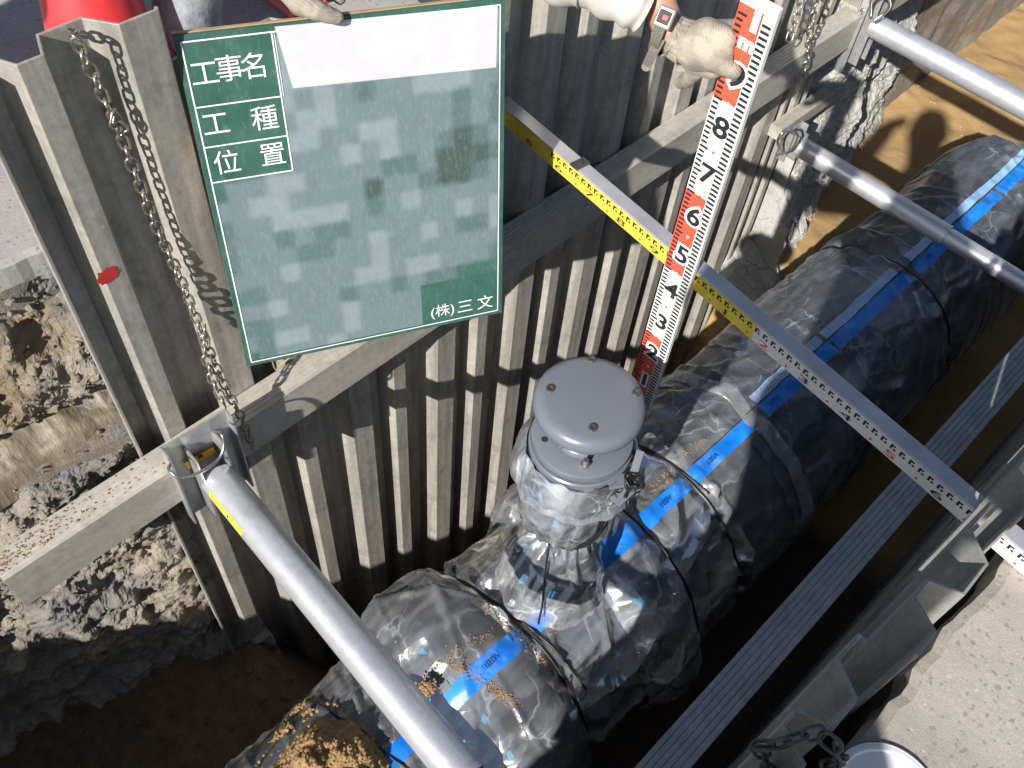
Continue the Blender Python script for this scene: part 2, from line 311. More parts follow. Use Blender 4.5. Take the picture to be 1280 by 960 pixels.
# polyethylene
def poly(name, alpha_lo, alpha_hi, tint, rough=.16, dirt=.35, wr=1.0, cs_=9., cr_=1.):
    t = NT(name); n1 = t.noise(5, 5, .6, t.map((1, .45, 1), (0, 0, .6)), .8); n2 = t.noise(12, 3, .5, t.map((1.6, .35, 1), (0, .3, -.5)), .6); n3 = t.noise(70, 5, .8)
    wv = t.n('ShaderNodeTexWave'); wv.inputs['Scale'].default_value = 2.6; wv.inputs['Distortion'].default_value = 5; wv.inputs['Detail'].default_value = 2
    t.l(t.map((1, .5, 1), (0, 0, .5)), wv.inputs[0])
    rid = t.g(wv.outputs['Fac'], .86, 1.0)
    ds = t.noise(9, 6, .75, t.map((1, .5, 1), (0, 0, .35)))
    c = t.mix(t.mul(t.g(ds, .56, .68), dirt), tint, (.42, .31, .18))
    al = t.n('ShaderNodeMath', operation='ADD', use_clamp=True)
    t.l(t.g(n2, .42, .75, alpha_lo, alpha_hi), al.inputs[0])
    a2 = t.n('ShaderNodeMath', operation='ADD', use_clamp=True); t.l(t.mul(rid, .07), a2.inputs[0]); t.l(t.mul(t.g(ds, .58, .7), dirt * .6), a2.inputs[1])
    t.l(a2.outputs[0], al.inputs[1])
    nm = t.bump(n3, .05 * wr, .001, t.bump(n2, .35 * wr, .005, t.bump(wv.outputs['Fac'], .5 * wr, .006, t.bump(n1, .3 * wr, .02))))
    cn_ = t.n('ShaderNodeTexNoise'); cn_.inputs['Scale'].default_value = 5; cn_.inputs['Detail'].default_value = 4; t.l(t.co, cn_.inputs['Vector'])
    e1 = t.voro(5.5, 'DISTANCE_TO_EDGE', t.mix(.2, t.map((1.2, .7, 1), (.2, .1, .6)), cn_.outputs['Color'])); e2 = t.voro(9, 'DISTANCE_TO_EDGE', t.mix(.2, t.map((.6, 1.3, 1), (.4, .3, -.5)), cn_.outputs['Color']))
    brk = t.g(t.noise(7, 3), .45, .6); l1 = t.mul(t.mul(t.g(e1, .0, .02, 1, 0), brk), .34); l2 = t.mul(t.mul(t.g(e2, .0, .022, 1, 0), t.g(t.noise(4, 3), .48, .62)), .26)
    lw = t.n('ShaderNodeLayerWeight'); lw.inputs[0].default_value = .45; t.l(nm, lw.inputs['Normal'])
    fz = t.n('ShaderNodeMath', operation='ADD', use_clamp=True); ea = t.n('ShaderNodeMath', operation='ADD', use_clamp=True); t.l(l1, ea.inputs[0]); t.l(l2, ea.inputs[1]); eb = t.n('ShaderNodeMath', operation='ADD', use_clamp=True); t.l(ea.outputs[0], eb.inputs[0]); t.l(al.outputs[0], eb.inputs[1]); t.l(eb.outputs[0], fz.inputs[0]); t.l(t.mul(t.g(lw.outputs['Facing'], .55, 1.0), .3), fz.inputs[1])
    df = t.n('ShaderNodeBsdfDiffuse'); t.l(c, df.inputs[0]); t.l(nm, df.inputs['Normal'])
    tr = t.n('ShaderNodeBsdfTransparent'); tr.inputs[0].default_value = (.93, .95, .97, 1)
    gl = t.n('ShaderNodeBsdfGlossy'); gl.inputs['Roughness'].default_value = rough; gl.inputs[0].default_value = (1, 1, 1, 1)
    vd_ = t.n('ShaderNodeTexNoise'); vd_.inputs['Scale'].default_value = 4; vd_.inputs['Detail'].default_value = 3; t.l(t.co, vd_.inputs['Vector'])
    vv1 = t.mix(.10, t.map((1.5, .8, 1.2), (.3, .1, .7)), vd_.outputs['Color']); f1_ = t.voro(cs_, vec=vv1)
    vv2 = t.mix(.14, t.map((.9, 1.3, 1.2), (.1, .5, -.4)), vd_.outputs['Color']); f2_ = t.voro(cs_ * 2.3, vec=vv2)
    gnm = t.bump(f2_, 1.0, .05 / cs_ * cr_, t.bump(f1_, 1.0, .42 / cs_ * cr_, nm)); t.l(gnm, gl.inputs['Normal'])
    m1 = t.n('ShaderNodeMixShader'); t.l(fz.outputs[0], m1.inputs[0]); t.l(tr.outputs[0], m1.inputs[1]); t.l(df.outputs[0], m1.inputs[2])
    fr = t.n('ShaderNodeFresnel'); fr.inputs[0].default_value = 1.6; t.l(nm, fr.inputs['Normal'])
    f2 = t.n('ShaderNodeMath', operation='MULTIPLY', use_clamp=True); t.l(fr.outputs[0], f2.inputs[0]); f2.inputs[1].default_value = 1.5
    m2 = t.n('ShaderNodeMixShader'); t.l(f2.outputs[0], m2.inputs[0]); t.l(m1.outputs[0], m2.inputs[1]); t.l(gl.outputs[0], m2.inputs[2])
    t.l(m2.outputs[0], t.out.inputs['Surface']); return t.m
M_poly = poly('clear_polyethylene', .17, .36, (.47, .50, .55), .27, .3, .8, 6.)
M_poly2 = poly('milky_polyethylene', .08, .40, (.74, .78, .84), .28, .05, .6, 8.)
M_poly3 = poly('thin_clear_polyethylene', .12, .30, (.42, .48, .58), .33, .25, .7, 4.)
M_polyedge = poly('sleeve_edge_fold', .3, .5, (.55, .58, .63), .2, .1, .5)

# ------------------------------------------------------------------ SETTING
ZG = .42; XL, XR = -.66, .735
def xr_edge(y): return .75 + .02 * noise.noise(V(3, y * 5, 0)) + .008 * noise.noise(V(3, y * 23, 4))
def xl_edge(y):
    if y < -.72: return -.88 + .035 * noise.noise(V(y * 4, 0, 9)) + .012 * noise.noise(V(y * 17, 0, 9)) - .05 * min(1, max(0, (-1.0 - y) * 2))
    t_ = min(1, (y + .72) / .25); return -.88 + t_ * .20
def ground(name, mat, edge, xo, sgn, y0, y1):
    b = MB(); n = 420
    for i in range(n):
        y = y0 + (y1 - y0) * i / (n - 1)
        e = edge(y); zz = ZG + .004 * noise.noise(V(y * 9, 2, sgn))
        b.v += [V(e, y, ZG - .07 + .01 * noise.noise(V(y * 30, 5, 5))), V(e + sgn * .004, y, zz - .006), V(e + sgn * .02, y, zz), V(e + sgn * .6, y, ZG), V(xo, y, ZG)]
    for i in range(n - 1):
        for k in range(4): b.f.append((i * 5 + k, i * 5 + k + 1, i * 5 + k + 6, i * 5 + k + 5))
    return b.build(name, mat, kind='structure', smooth=False)
YN, YF = -2.88, 7.0
ground('road', M_road, xr_edge, 150, 1, YN, YF)
ground('road', M_roadl, xl_edge, -150, -1, YN, YF)
MB().add([(-150, -150, ZG), (150, -150, ZG), (150, YN, ZG), (-150, YN, ZG)], [(0, 1, 2, 3)]).build('road', M_road, kind='structure')
MB().add([(-150, YF, ZG), (150, YF, ZG), (150, 150, ZG), (-150, 150, ZG)], [(0, 1, 2, 3)]).build('road', M_road, kind='structure')
def zfloor(x, y):
    z = -1.10
    a = max(0, min(1, (y + .85) / .25)) * max(0, min(1, (1.8 - y) / .4)) * max(0, min(1, (.0 - x) / .2))
    z -= .78 * a
    z += .05 * max(0, min(1, (-.75 - y) / .5)) - .35 * max(0, min(1, (x - .12) / .15))
    return z + .03 * fbm(V(x * 2.5, y * 2.5, 0), 3) + (.016 * fbm(V(x * 13, y * 13, 3), 4) if y < 1 else .004 * fbm(V(x * 14, y * 14, 3), 3))
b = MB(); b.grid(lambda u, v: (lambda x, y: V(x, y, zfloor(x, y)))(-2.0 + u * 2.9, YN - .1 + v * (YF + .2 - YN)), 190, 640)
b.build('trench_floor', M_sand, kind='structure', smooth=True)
b = MB()
def clod(c, r):
    ph = random.random() * 100
    b.add([Vector(c) + V(v.x, v.y, v.z * .7) * r * (1 + .5 * noise.noise(v * 1.7 + V(ph, 0, 0))) for v in ICO[0]], ICO[1])
_bm = bmesh.new(); bmesh.ops.create_icosphere(_bm, subdivisions=1, radius=1); ICO = ([v.co.copy() for v in _bm.verts], [tuple(v.index for v in f.verts) for f in _bm.faces]); _bm.free()
for i in range(2600):
    x = random.uniform(-1.0, .5); y = random.uniform(-2.0, -.2) if i % 4 else random.uniform(1.2, 5)
    clod((x, y, zfloor(x, y) + .001), random.choice([.002, .003, .003, .004, .006, .009, .014 if y < 0 else .003]))
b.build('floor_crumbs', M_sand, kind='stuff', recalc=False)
# right earth side behind the sheets, far and near ends
b = MB()
def fr(u, v):
    y = YN + u * (YF - YN); z = -1.6 + v * (ZG - .06 + 1.6)
    return V(.765 + .03 * fbm(V(0, y * 4, z * 4), 4) + .01, y, z)
b.grid(fr, 240, 40); b.build('earth_side', M_soil, kind='structure', smooth=True)
b = MB(); b.grid(lambda u, v: V(-.73 + .03 * fbm(V(1, (-.85 + u * (YF + .85)) * 4, v * 6), 4) - .03, -.85 + u * (YF + .85), -1.6 + v * (ZG - .06 + 1.6)), 240, 40); b.build('earth_side', M_soil, kind='structure', smooth=True)
for yy in (YN, YF):
    b = MB(); s = 1 if yy < 0 else -1
    b.grid(lambda u, v: V(-2.0 + u * 2.85, yy + s * (.03 * fbm(V(u * 8, v * 5, yy), 4)) - s * .02, -1.3 + v * (ZG - .004 + 1.3)), 60, 30)
    b.build('earth_end', M_soil, kind='structure', smooth=True)
# left near soil bank with ledge (y from YN to -.86)
def soilx(y, t_):
    P = [(-.885, .36), (-.80, .22), (-.775, .09), (-.70, .045), (-.675, -.02), (-.66, -.12), (-.665, -.30), (-.67, -.55), (-.70, -.8), (-.70, -1.0), (-.62, -1.13), (-.55, -1.25)]
    s = t_ * (len(P) - 1); i = min(int(s), len(P) - 2); f = s - i
    x = P[i][0] * (1 - f) + P[i + 1][0] * f; z = P[i][1] * (1 - f) + P[i + 1][1] * f
    return x, z
def soilfn(u, v):
    y = -.80 - u * (YN + .80) * -1.0 if False else -.80 + u * (YN + .80)
    x, z = soilx(y, v)
    k = min(1, max(0, (-.9 - y) / .6)); x -= .14 * k * (0.3 + v)
    rough = 1.0
    if .17 < v < .30: rough = .25
    amp = .035 * rough
    n_ = fbm(V(x * 6, y * 6, z * 6), 3) * amp + (ridge(V(x * 6, y * 6, z * 6), 3) * .020 + max(0, noise.noise(V(x * 13, y * 13, z * 13)) - .05) * .045) * rough + fbm(V(x * 45, y * 45, z * 45), 4) * .009 * rough
    x += n_; z += n_ * .4 * (1 if v < .95 else 0)
    if v < .04: x = min(x, -.87)
    return V(x, y, z)
b = MB(); b.grid(soilfn, 520, 300); b.build('earth_bank', [M_soil], kind='structure', smooth=False)
# wet mud ledge laid over the bank
b = MB()
def mudfn(u, v):
    y = -.86 - u * .75; w_ = .02 * fbm(V(0, y * 7, 3), 3)
    k = min(1, max(0, (-.9 - y) / .6))
    x = -.90 + v * .21 - .05 * k + w_; z = .165 - v * .10 - .02 * abs(noise.noise(V(y * 8, 1, 1)))
    z -= .05 * max(0, 1 - min(u, 1 - u, v * .6, (1 - v) * .6) / .07) ** 1.5
    return V(x, y, z + .012 * fbm(V(x * 9, y * 9, 0), 4) + .004 * fbm(V(x * 40, y * 20, 0), 3))
b.grid(mudfn, 160, 50); b.build('mud_ledge', M_mud, kind='structure', smooth=True)
# loose clods on the bank
b = MB()
for i in range(1500):
    u = random.random() ** 1.4 * .45; v = random.random() * .62
    if .17 < v < .3 and random.random() < .86: continue
    p = soilfn(u, v); clod(p + V(.004, 0, .004), random.choice([.0015, .002, .002, .003, .003, .004, .005, .009]) * random.uniform(.7, 1.3))
b.build('soil_clods', M_soil, kind='stuff', recalc=False)
# far clay bank on the left, beyond the sheets
def clayfn(u, v):
    y = 1.5 + u * 5.5
    tx = -.40 - .26 * max(0, y - 1.7) * .95 if y > 1.7 else -.42
    tx = max(tx, -1.6)
    topx = -.63 - .16 * max(0, y - 2.2)
    tp = ZG if y > 1.74 else -.98 - .9 * max(0, 1.60 - y) + .3 * max(0, y - 1.6)
    if y < 1.74: tx += .04; topx = -.598
    z = -1.16 + v * (tp + 1.14); x = tx + (topx - tx) * min(1, v * 1.35) ** .7
    st = math.floor(v * 7 + 1.2 * noise.noise(V(y * 2.5, v * 2, 0))) / 7
    n_ = .05 * fbm(V(y * 3, z * 5, 1), 4) + .03 * (st - v) * 3 + .016 * ridge(V(y * 11, z * 16, 2), 4) + .006 * fbm(V(y * 60, z * 60, 2), 2)
    return V(x + n_ - .02, y, z + .02 * fbm(V(y * 6, z * 6, 8), 3) * (v > .02))
b = MB(); b.grid(clayfn, 520, 170); b.build('clay_bank', M_clay, kind='structure', smooth=False)

# ------------------------------------------------------------------ SHEET PILES
def pile_profile(wd):
    k = wd / .31
    P = [(0, -.046), (.050, -.046), (.074, 0), (.116, 0), (.134, -.046), (.202, -.046), (.236, 0), (.303, 0), (.307, -.006)]
    return [(p[0] * k, p[1]) for p in P]
def offset_poly(P, t_):
    out = []
    for i, p in enumerate(P):
        a = Vector(P[max(i - 1, 0)]); c = Vector(P[min(i + 1, len(P) - 1)]); q = Vector(p)
        d1 = (q - a).normalized() if i else (c - q).normalized(); d2 = (c - q).normalized() if i < len(P) - 1 else d1
        n = (Vector((-d1.y, d1.x)) + Vector((-d2.y, d2.x))); n = n / max(n.dot(Vector((-d1.y, d1.x))), .3) if n.length else n
        out.append((q.x + n.x * t_, q.y + n.y * t_))
    return out
def make_pile(y0, wd, x0, z0, z1, sgn, mat, label, group, lean=0, lip0=False):
    prof = pile_profile(wd)
    if lip0: prof = [(0, .0), (.006, .0), (.012, -.046)] + prof[1:]
    off = offset_poly(prof, -.0045)
    poly = prof + off[::-1]
    t_ = thing('sheet_pile', label, 'sheet pile', (x0, y0 + wd / 2, z0), group)
    nz = 1
    b = MB()
    b.prism(poly, lambda p: V(x0 + sgn * p[1], y0 + p[0], z0), lambda p: V(x0 + sgn * p[1] + lean, y0 + p[0], z1))
    o = b.build('sheet', mat, t_, bevel=.0012)
    # folded rolled edge along the joint
    lip = MB(); yy = y0 + prof[-1][0]
    lip.box((x0 + sgn * -.012 - .003, yy - .003, z0), (x0 + sgn * -.012 + .003, yy + .001, z1 - .004)); lip.build('interlock_edge', mat, t_)
    return t_
ys = [-.925, -.63, -.32, -.008, .30, .612, .925, 1.235, 1.547]
wds = [.292, .307, .308, .305, .309, .31, .307, .31, .15]
lb = ['end sheet pile by the bare soil bank, red paint mark, chain hooked on top',
      'second sheet pile from the soil bank, standing behind the green board',
      'third sheet pile from the soil bank, below the middle of the green board',
      'fourth sheet pile from the soil bank, left of the grey valve lid',
      'sheet pile straight behind the grey valve lid',
      'sheet pile in shadow behind the upright measuring rod',
      'sunlit sheet pile just right of the upright measuring rod',
      'sheet pile of the left wall behind the two thin chains',
      'last narrow sheet pile of the left wall, next to the grey clay bank']
LP = []
for i, y in enumerate(ys):
    LP.append(make_pile(y, wds[i], -.60 + (.0, .0, -.002, .001, -.003, .0, -.004, -.002, -.002)[i], -2.0, .972 + (.0, -.12, -.24, -.06, .004, 0, -.006, .003, -.01)[i], 1, M_pile, lb[i], 'left wall sheet piles', lip0=(i == 0)))
# red paint marks and hole on the first pile
def patch(parent, pts_px, xplane, mat, name):
    if len(pts_px) == 6:
        cx_ = sum(p[0] for p in pts_px) / 6; cy_ = sum(p[1] for p in pts_px) / 6; Q = []
        for k in range(30):
            a = 2 * math.pi * k / 30; rr = 11 * (1 + .3 * math.cos(2 * (a + .6))) * (1 + .35 * noise.noise(V(math.cos(a) * 3, math.sin(a) * 3, 4)) + random.uniform(-.08, .08)); Q.append((cx_ + rr * math.cos(a), cy_ + rr * math.sin(a)))
        pts_px = Q
    b = MB(); P = [ox(p[0], p[1], xplane) for p in pts_px]; b.add(P, [tuple(range(len(P)))]); o = b.build(name, mat, parent); return o
patch(LP[0], [(122, 338), (137, 331), (149, 341), (146, 350), (130, 358), (124, 349)], -.5985, M_redpaint, 'paint_mark')
hc = ox(140, 141, -.644)
b = MB(); b.cone(hc, hc + V(.0015, 0, 0), .0125, .0125, 20); o = b.build('lifting_hole', M_conel, LP[0]); o['label'] = 'round lifting hole through which red cone shows'
# right wall
rp = [(-.995, .31, .656, .56), (-.685, .245, .653, .575), (-.43, .30, .676, .60), (-.125, .31, .674, .60), (.19, .31, .676, .59), (.505, .31, .68, .60), (.82, .31, .678, .595), (1.135, .31, .68, .6), (1.45, .31, .68, .59), (1.765, .31, .68, .6), (2.08, .31, .68, .6), (2.395, .31, .68, .6)]
rl = ['near sheet pile of the right wall with the dark chain over its top', 'sheet pile of the right wall whose cut top stands beside the white bucket',
      'sheet pile of the right wall whose wide trough top ends at the levelling pole', 'right wall sheet pile just past the levelling pole, catching sun on its tip',
      'right wall sheet pile next past the levelling pole']
RP = []
for i, (y, wd, x, zt) in enumerate(rp[:9]):
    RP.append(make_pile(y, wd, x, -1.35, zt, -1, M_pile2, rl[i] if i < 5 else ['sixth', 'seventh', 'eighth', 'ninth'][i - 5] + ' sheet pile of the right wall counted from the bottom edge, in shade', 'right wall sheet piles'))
# ------------------------------------------------------------------ WALERS
def waler(x0, x1, y0, y1, z1, h, label, group, mat=M_waler, face=1):
    t_ = thing('waler_beam', label, 'waler beam', ((x0 + x1) / 2, (y0 + y1) / 2, z1 - h), group)
    prof = [(x0, z1 - h), (x0, z1)]
    n = 5; wd = x1 - x0
    for k in range(n):
        c = x0 + wd * (k + 1) / (n + 1) - .0 
        prof += [(c - .0022, z1), (c - .0012, z1 - .0022), (c + .0012, z1 - .0022), (c + .0022, z1)]
    prof += [(x1, z1), (x1, z1 - h)]
    b = MB(); b.prism(prof, lambda p: V(p[0], y0, p[1]), lambda p: V(p[0], y1, p[1])); b.build('beam', mat, t_, bevel=.0006)
    return t_
WL = waler(-.598, -.529, -1.262, 1.775, .055, .122, 'long pale grooved waler beam along the left sheet piles, carrying the near strut', 'waler beams')
WL2 = waler(-.625, -.555, 1.80, 4.2, .052, .12, 'far waler beam running on behind the upper right strut bracket', 'waler beams')
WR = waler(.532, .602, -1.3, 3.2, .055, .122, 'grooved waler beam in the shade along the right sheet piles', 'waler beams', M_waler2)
WLL = waler(-.60, -.55, 1.52, 1.86, -.31, .05, 'short lower waler piece under the left wall, behind the middle strut', 'waler beams')
# soil crumbs on the near end of the waler
b = MB()
for i in range(230):
    y = -1.26 + abs(random.gauss(0, .16)); x = random.uniform(-.594, -.545)
    if y > -.75: continue
    clod((x, y, .0555), random.uniform(.0010, .0026))
o = b.build('soil_crumbs', M_heap, kind='stuff', recalc=False)
# ------------------------------------------------------------------ STRUTS
def bracket(t_, y, x, zc, hz, hw, s=1):
    b = MB(); th = .005
    b.box((x, y - hw, zc - hz), (x + th * s, y + hw, zc + hz)); pl = b.build('bearing_plate', M_brk, t_, bevel=.0015)
    for sg in (-1, 1):
        b = MB(); ya = y + sg * hw; b.box((x - .002 * s, min(ya, ya - sg * th), zc - hz), (x + .030 * s, max(ya, ya - sg * th), zc + hz)); b.build('side_flange', M_brk, t_, bevel=.0012)
    for sg in (-1, 1):
        b = MB(); ya = y + sg * hw * .42; b.box((x + th * s, ya - .003, zc - hz * .85), (x + .055 * s, ya + .003, zc + hz * .75)); b.build('lug_plate', M_brk, t_, bevel=.0012)
def strut(label, y, z, xl, xr, r, full=True, inner=None, hz=.13, hw=.065, sticker=False):
    t_ = thing('trench_strut', label, 'strut', (xl, y, z), 'adjustable struts')
    xi = inner if inner else xr - .2
    b = MB(); b.cone((xl + .05, y, z), (xi, y, z), r, r, 40); b.build('outer_tube', M_tube, t_, smooth='auto')
    b = MB(); b.cone((xi, y, z), (xr - .03, y, z), r * .84, r * .84, 36); b.build('inner_tube', M_tube, t_, smooth='auto')
    b = MB(); b.cone((xi - .006, y, z), (xi + .003, y, z), r * 1.035, r * 1.035, 36); b.build('tube_collar', M_tube, t_, smooth='auto')
    bracket(t_, y, xl + .004, z, hz, hw); bracket(t_, y, xr - .004, z, hz, hw, -1)
    return t_
S1 = strut('nearest thick silver strut with yellow sticker, crossing over the bagged pipe at the bottom', -.826, .012, -.527, .53, .0385, inner=.335, hz=.14, hw=.076)
S1.rotation_euler = (0, 0, -.04)
# wire bail
def bail(t_, pts, r=.0035):
    b = MB(); b.tube(pts, r, 8); b.build('wire_bail', M_steel, t_, smooth=True)
def smooth_pts(P, n=6):
    P = [Vector(p) for p in P]; out = []
    for i in range(len(P) - 1):
        p0 = P[max(i - 1, 0)]; p1 = P[i]; p2 = P[i + 1]; p3 = P[min(i + 2, len(P) - 1)]
        for k in range(n):
            t_ = k / n; out.append(.5 * ((2 * p1) + (p2 - p0) * t_ + (2 * p0 - 5 * p1 + 4 * p2 - p3) * t_ ** 2 + (3 * p1 - p0 - 3 * p2 + p3) * t_ ** 3))
    return out + [P[-1]]
bail(S1, smooth_pts([ox(215, 580, -.50), ox(214, 588, -.47), ox(230, 598, -.445), ox(252, 590, -.44), ox(274, 574, -.445), ox(281, 556, -.455), ox(277, 541, -.47), ox(264, 537, -.50)]))
b = MB(); P = [ox(231, 580, -.5095), ox(266, 558, -.5095), ox(271, 565, -.5095), ox(237, 587, -.5095)]; b.add(P, [(0, 1, 2, 3)]); st = b.build('warning_sticker', M_org, S1)
b = MB(); P = [ox(247, 571, -.5085), ox(253, 567, -.5085), ox(255, 570, -.5085), ox(249, 574, -.5085)]; b.add(P, [(0, 1, 2, 3)]); b.build('sticker_mark', M_blackp, S1)
b = MB(); nseg = 8; y_, z_, r_ = -.826, .012, .0391
vs = []
for xx in (-.447, -.325):
    for k in range(nseg): a = R_(148 + 22 * k / (nseg - 1)); vs.append((xx, y_ + r_ * math.cos(a), z_ + r_ * math.sin(a)))
b.add(vs, [(k, k + 1, nseg + k + 1, nseg + k) for k in range(nseg - 1)]); b.build('yellow_sticker', M_yel, S1)
for k in range(3):
    b = MB(); a = R_(160); c0 = V(-.39 + .012 * k - .01, y_ + (r_ + .0004) * math.cos(a), z_ + (r_ + .0004) * math.sin(a)); b.box(c0 - V(.002, .001, .003), c0 + V(.002, .0006, .003))
b.build('sticker_mark', M_blackp, S1)
S2 = strut('middle strut, thinner tube hung at the lower waler and crossing over the wrapped pipe', 1.555, -.355, -.53, .53, .037, inner=.12, hz=.06, hw=.05)
bail(S2, smooth_pts([ox(978, 190, -.50), ox(972, 178, -.48), ox(978, 166, -.47), ox(992, 163, -.46), ox(997, 172, -.45), ox(988, 188, -.46), ox(970, 194, -.5)]), .0045)
S3 = strut('far bright strut at the upper right with a tall upright bracket', 1.835, .005, -.553, .53, .0395, inner=.3, hz=.17, hw=.07)
bail(S3, smooth_pts([ox(1088, 20, -.5), ox(1090, -4, -.47), ox(1104, -14, -.44), ox(1113, 2, -.44), ox(1108, 14, -.45), ox(1092, 26, -.47)]), .006)
for px, py in ((1069, 51), (1077, 14)):
    c0 = ox(px, py, -.535); b = MB(); b.cone(c0 - V(.004, 0, 0), c0 + V(.006, 0, 0), .013, .013, 6); b.cone(c0, c0 + V(.011, 0, 0), .007, .007, 10); b.build('bolt', M_steel, S3)

# ------------------------------------------------------------------ CHAINS
def link_mesh(L, W, r, mat):
    b = MB(); pts = []; h = L / 2 - W / 2
    for k in range(9): a = math.pi * k / 8; pts.append((h + W / 2 * math.sin(a), W / 2 * math.cos(a), 0))
    for k in range(9): a = math.pi * k / 8; pts.append((-h - W / 2 * math.sin(a), -W / 2 * math.cos(a), 0))
    b.tube(pts, r, 7, closed=True); o = b.build('link', mat, smooth=True); me = o.data; bpy.data.objects.remove(o); return me
def chain(label, pts, L, W, r, mat, cat='chain', group=None, jitter=.25, more=()):
    t_ = thing('chain', label, cat, pts[0], group); me = link_mesh(L, W, r, mat); base = wloc(t_)
    for P in (pts,) + tuple(more):
        P = [Vector(p) for p in P]; pitch = L - 2 * r * 1.15
        seg = [(P[i + 1] - P[i]).length for i in range(len(P) - 1)]; tot = sum(seg); n = int(tot / pitch); k = 0
        for j in range(n):
            s = (j + .5) * pitch; i = 0; 
            while i < len(seg) - 1 and s > seg[i]: s -= seg[i]; i += 1
            c = P[i].lerp(P[i + 1], s / seg[i]); d = (P[i + 1] - P[i]).normalized()
            u = V(1, 0, 0) if abs(d.x) < .8 else V(0, 0, 1); u = (u - d * u.dot(d)).normalized(); w_ = d.cross(u)
            a = (math.pi / 2 if j % 2 else 0) + .6 + random.uniform(-jitter, jitter)
            y_ax = u * math.cos(a) + w_ * math.sin(a); z_ax = d.cross(y_ax)
            o = bpy.data.objects.new('link', me); col.objects.link(o); o.parent = t_
            M = Matrix((d, y_ax, z_ax)).transposed().to_4x4(); M.translation = c - base; o.matrix_local = M
    return t_
cp = [(90, 40, -.655), (95, 47, -.597), (107, 76, -.60), (122, 103, -.603), (132, 128, -.605), (146, 152, -.605), (156, 182, -.604), (166, 208, -.603), (177, 236, -.602), (187, 262, -.60), (198, 290, -.598), (209, 312, -.596), (220, 336, -.593), (232, 364, -.588), (246, 400, -.578), (258, 430, -.566), (274, 468, -.55), (290, 500, -.532), (300, 518, -.520), (309, 540, -.514), (316, 560, -.512)]
chain('long silver chain hanging from the end sheet pile top to the near strut bracket', [ox(*p) for p in cp], .0285, .0165, .0024, M_zinc, group='hanging chains',
      more=([ox(*p) for p in [(143, 138, -.60), (140, 152, -.598), (152, 160, -.598), (160, 163, -.598)]], [ox(*p) for p in [(256, 408, -.57), (256, 440, -.56), (266, 475, -.545), (280, 505, -.528), (286, 512, -.52)]]))
chain('left one of the two thin chains hanging above the far left waler', [ox(*p) for p in [(1012, -60, -.57), (1006, -20, -.56), (999, 10, -.55), (990, 38, -.54), (984, 56, -.53)]], .034, .02, .003, M_zinc, group='far hanging chains')
chain('chain hanging over the front of the left waler near the far strut', [ox(*p) for p in [(1016, -60, -.54), (1021, -10, -.53), (1016, 20, -.52), (1011, 48, -.515), (1010, 72, -.515), (1004, 92, -.518), (994, 104, -.522)]], .034, .02, .003, M_zinc, group='far hanging chains')
# chain at the right wall, draped over the pile top
chain('dark dull chain draped over the top of the near right sheet pile', [oz(*p) for p in [(968, 990, .44), (960, 958, .50), (948, 932, .55), (966, 932, .56), (985, 926, .578), (1004, 920, .583), (1022, 916, .585), (1040, 930, .583), (1052, 945, .56), (1046, 956, .50), (1030, 960, .47), (1010, 966, .45)]], .030, .018, .0028, M_dchain, group='chains at the right wall')

# ------------------------------------------------------------------ PIPE
PX, PZ, PR = .065, -.795, .262
def pring(y, a, r): return V(PX + r * math.cos(a), y, PZ + r * math.sin(a))
PIPE = thing('water_main_pipe', 'large dark pipe wrapped in clear polyethylene with blue tape, lying along the trench', 'pipe', (PX, .8, PZ - PR))
b = MB(); prof = [(-1.35, PR), (-.71, PR), (-.71, PR + .045), (-.65, PR + .045), (-.65, PR + .03), (-.60, PR + .05), (-.53, PR + .05), (-.49, PR), (-.12, PR), (-.11, PR + .05), (-.04, PR + .05), (-.03, PR), (.30, PR), (.31, PR), (2.46, PR), (2.50, PR - .03), (2.50, .02)]
n = 96; vs = []
for y, r in prof: vs += [pring(y, 2 * math.pi * i / n, r) for i in range(n)]
fs = [(j * n + i, j * n + (i + 1) % n, (j + 1) * n + (i + 1) % n, (j + 1) * n + i) for j in range(len(prof) - 1) for i in range(n)]
b.add(vs, fs); b.build('pipe_body', M_pipe, PIPE, smooth='auto')
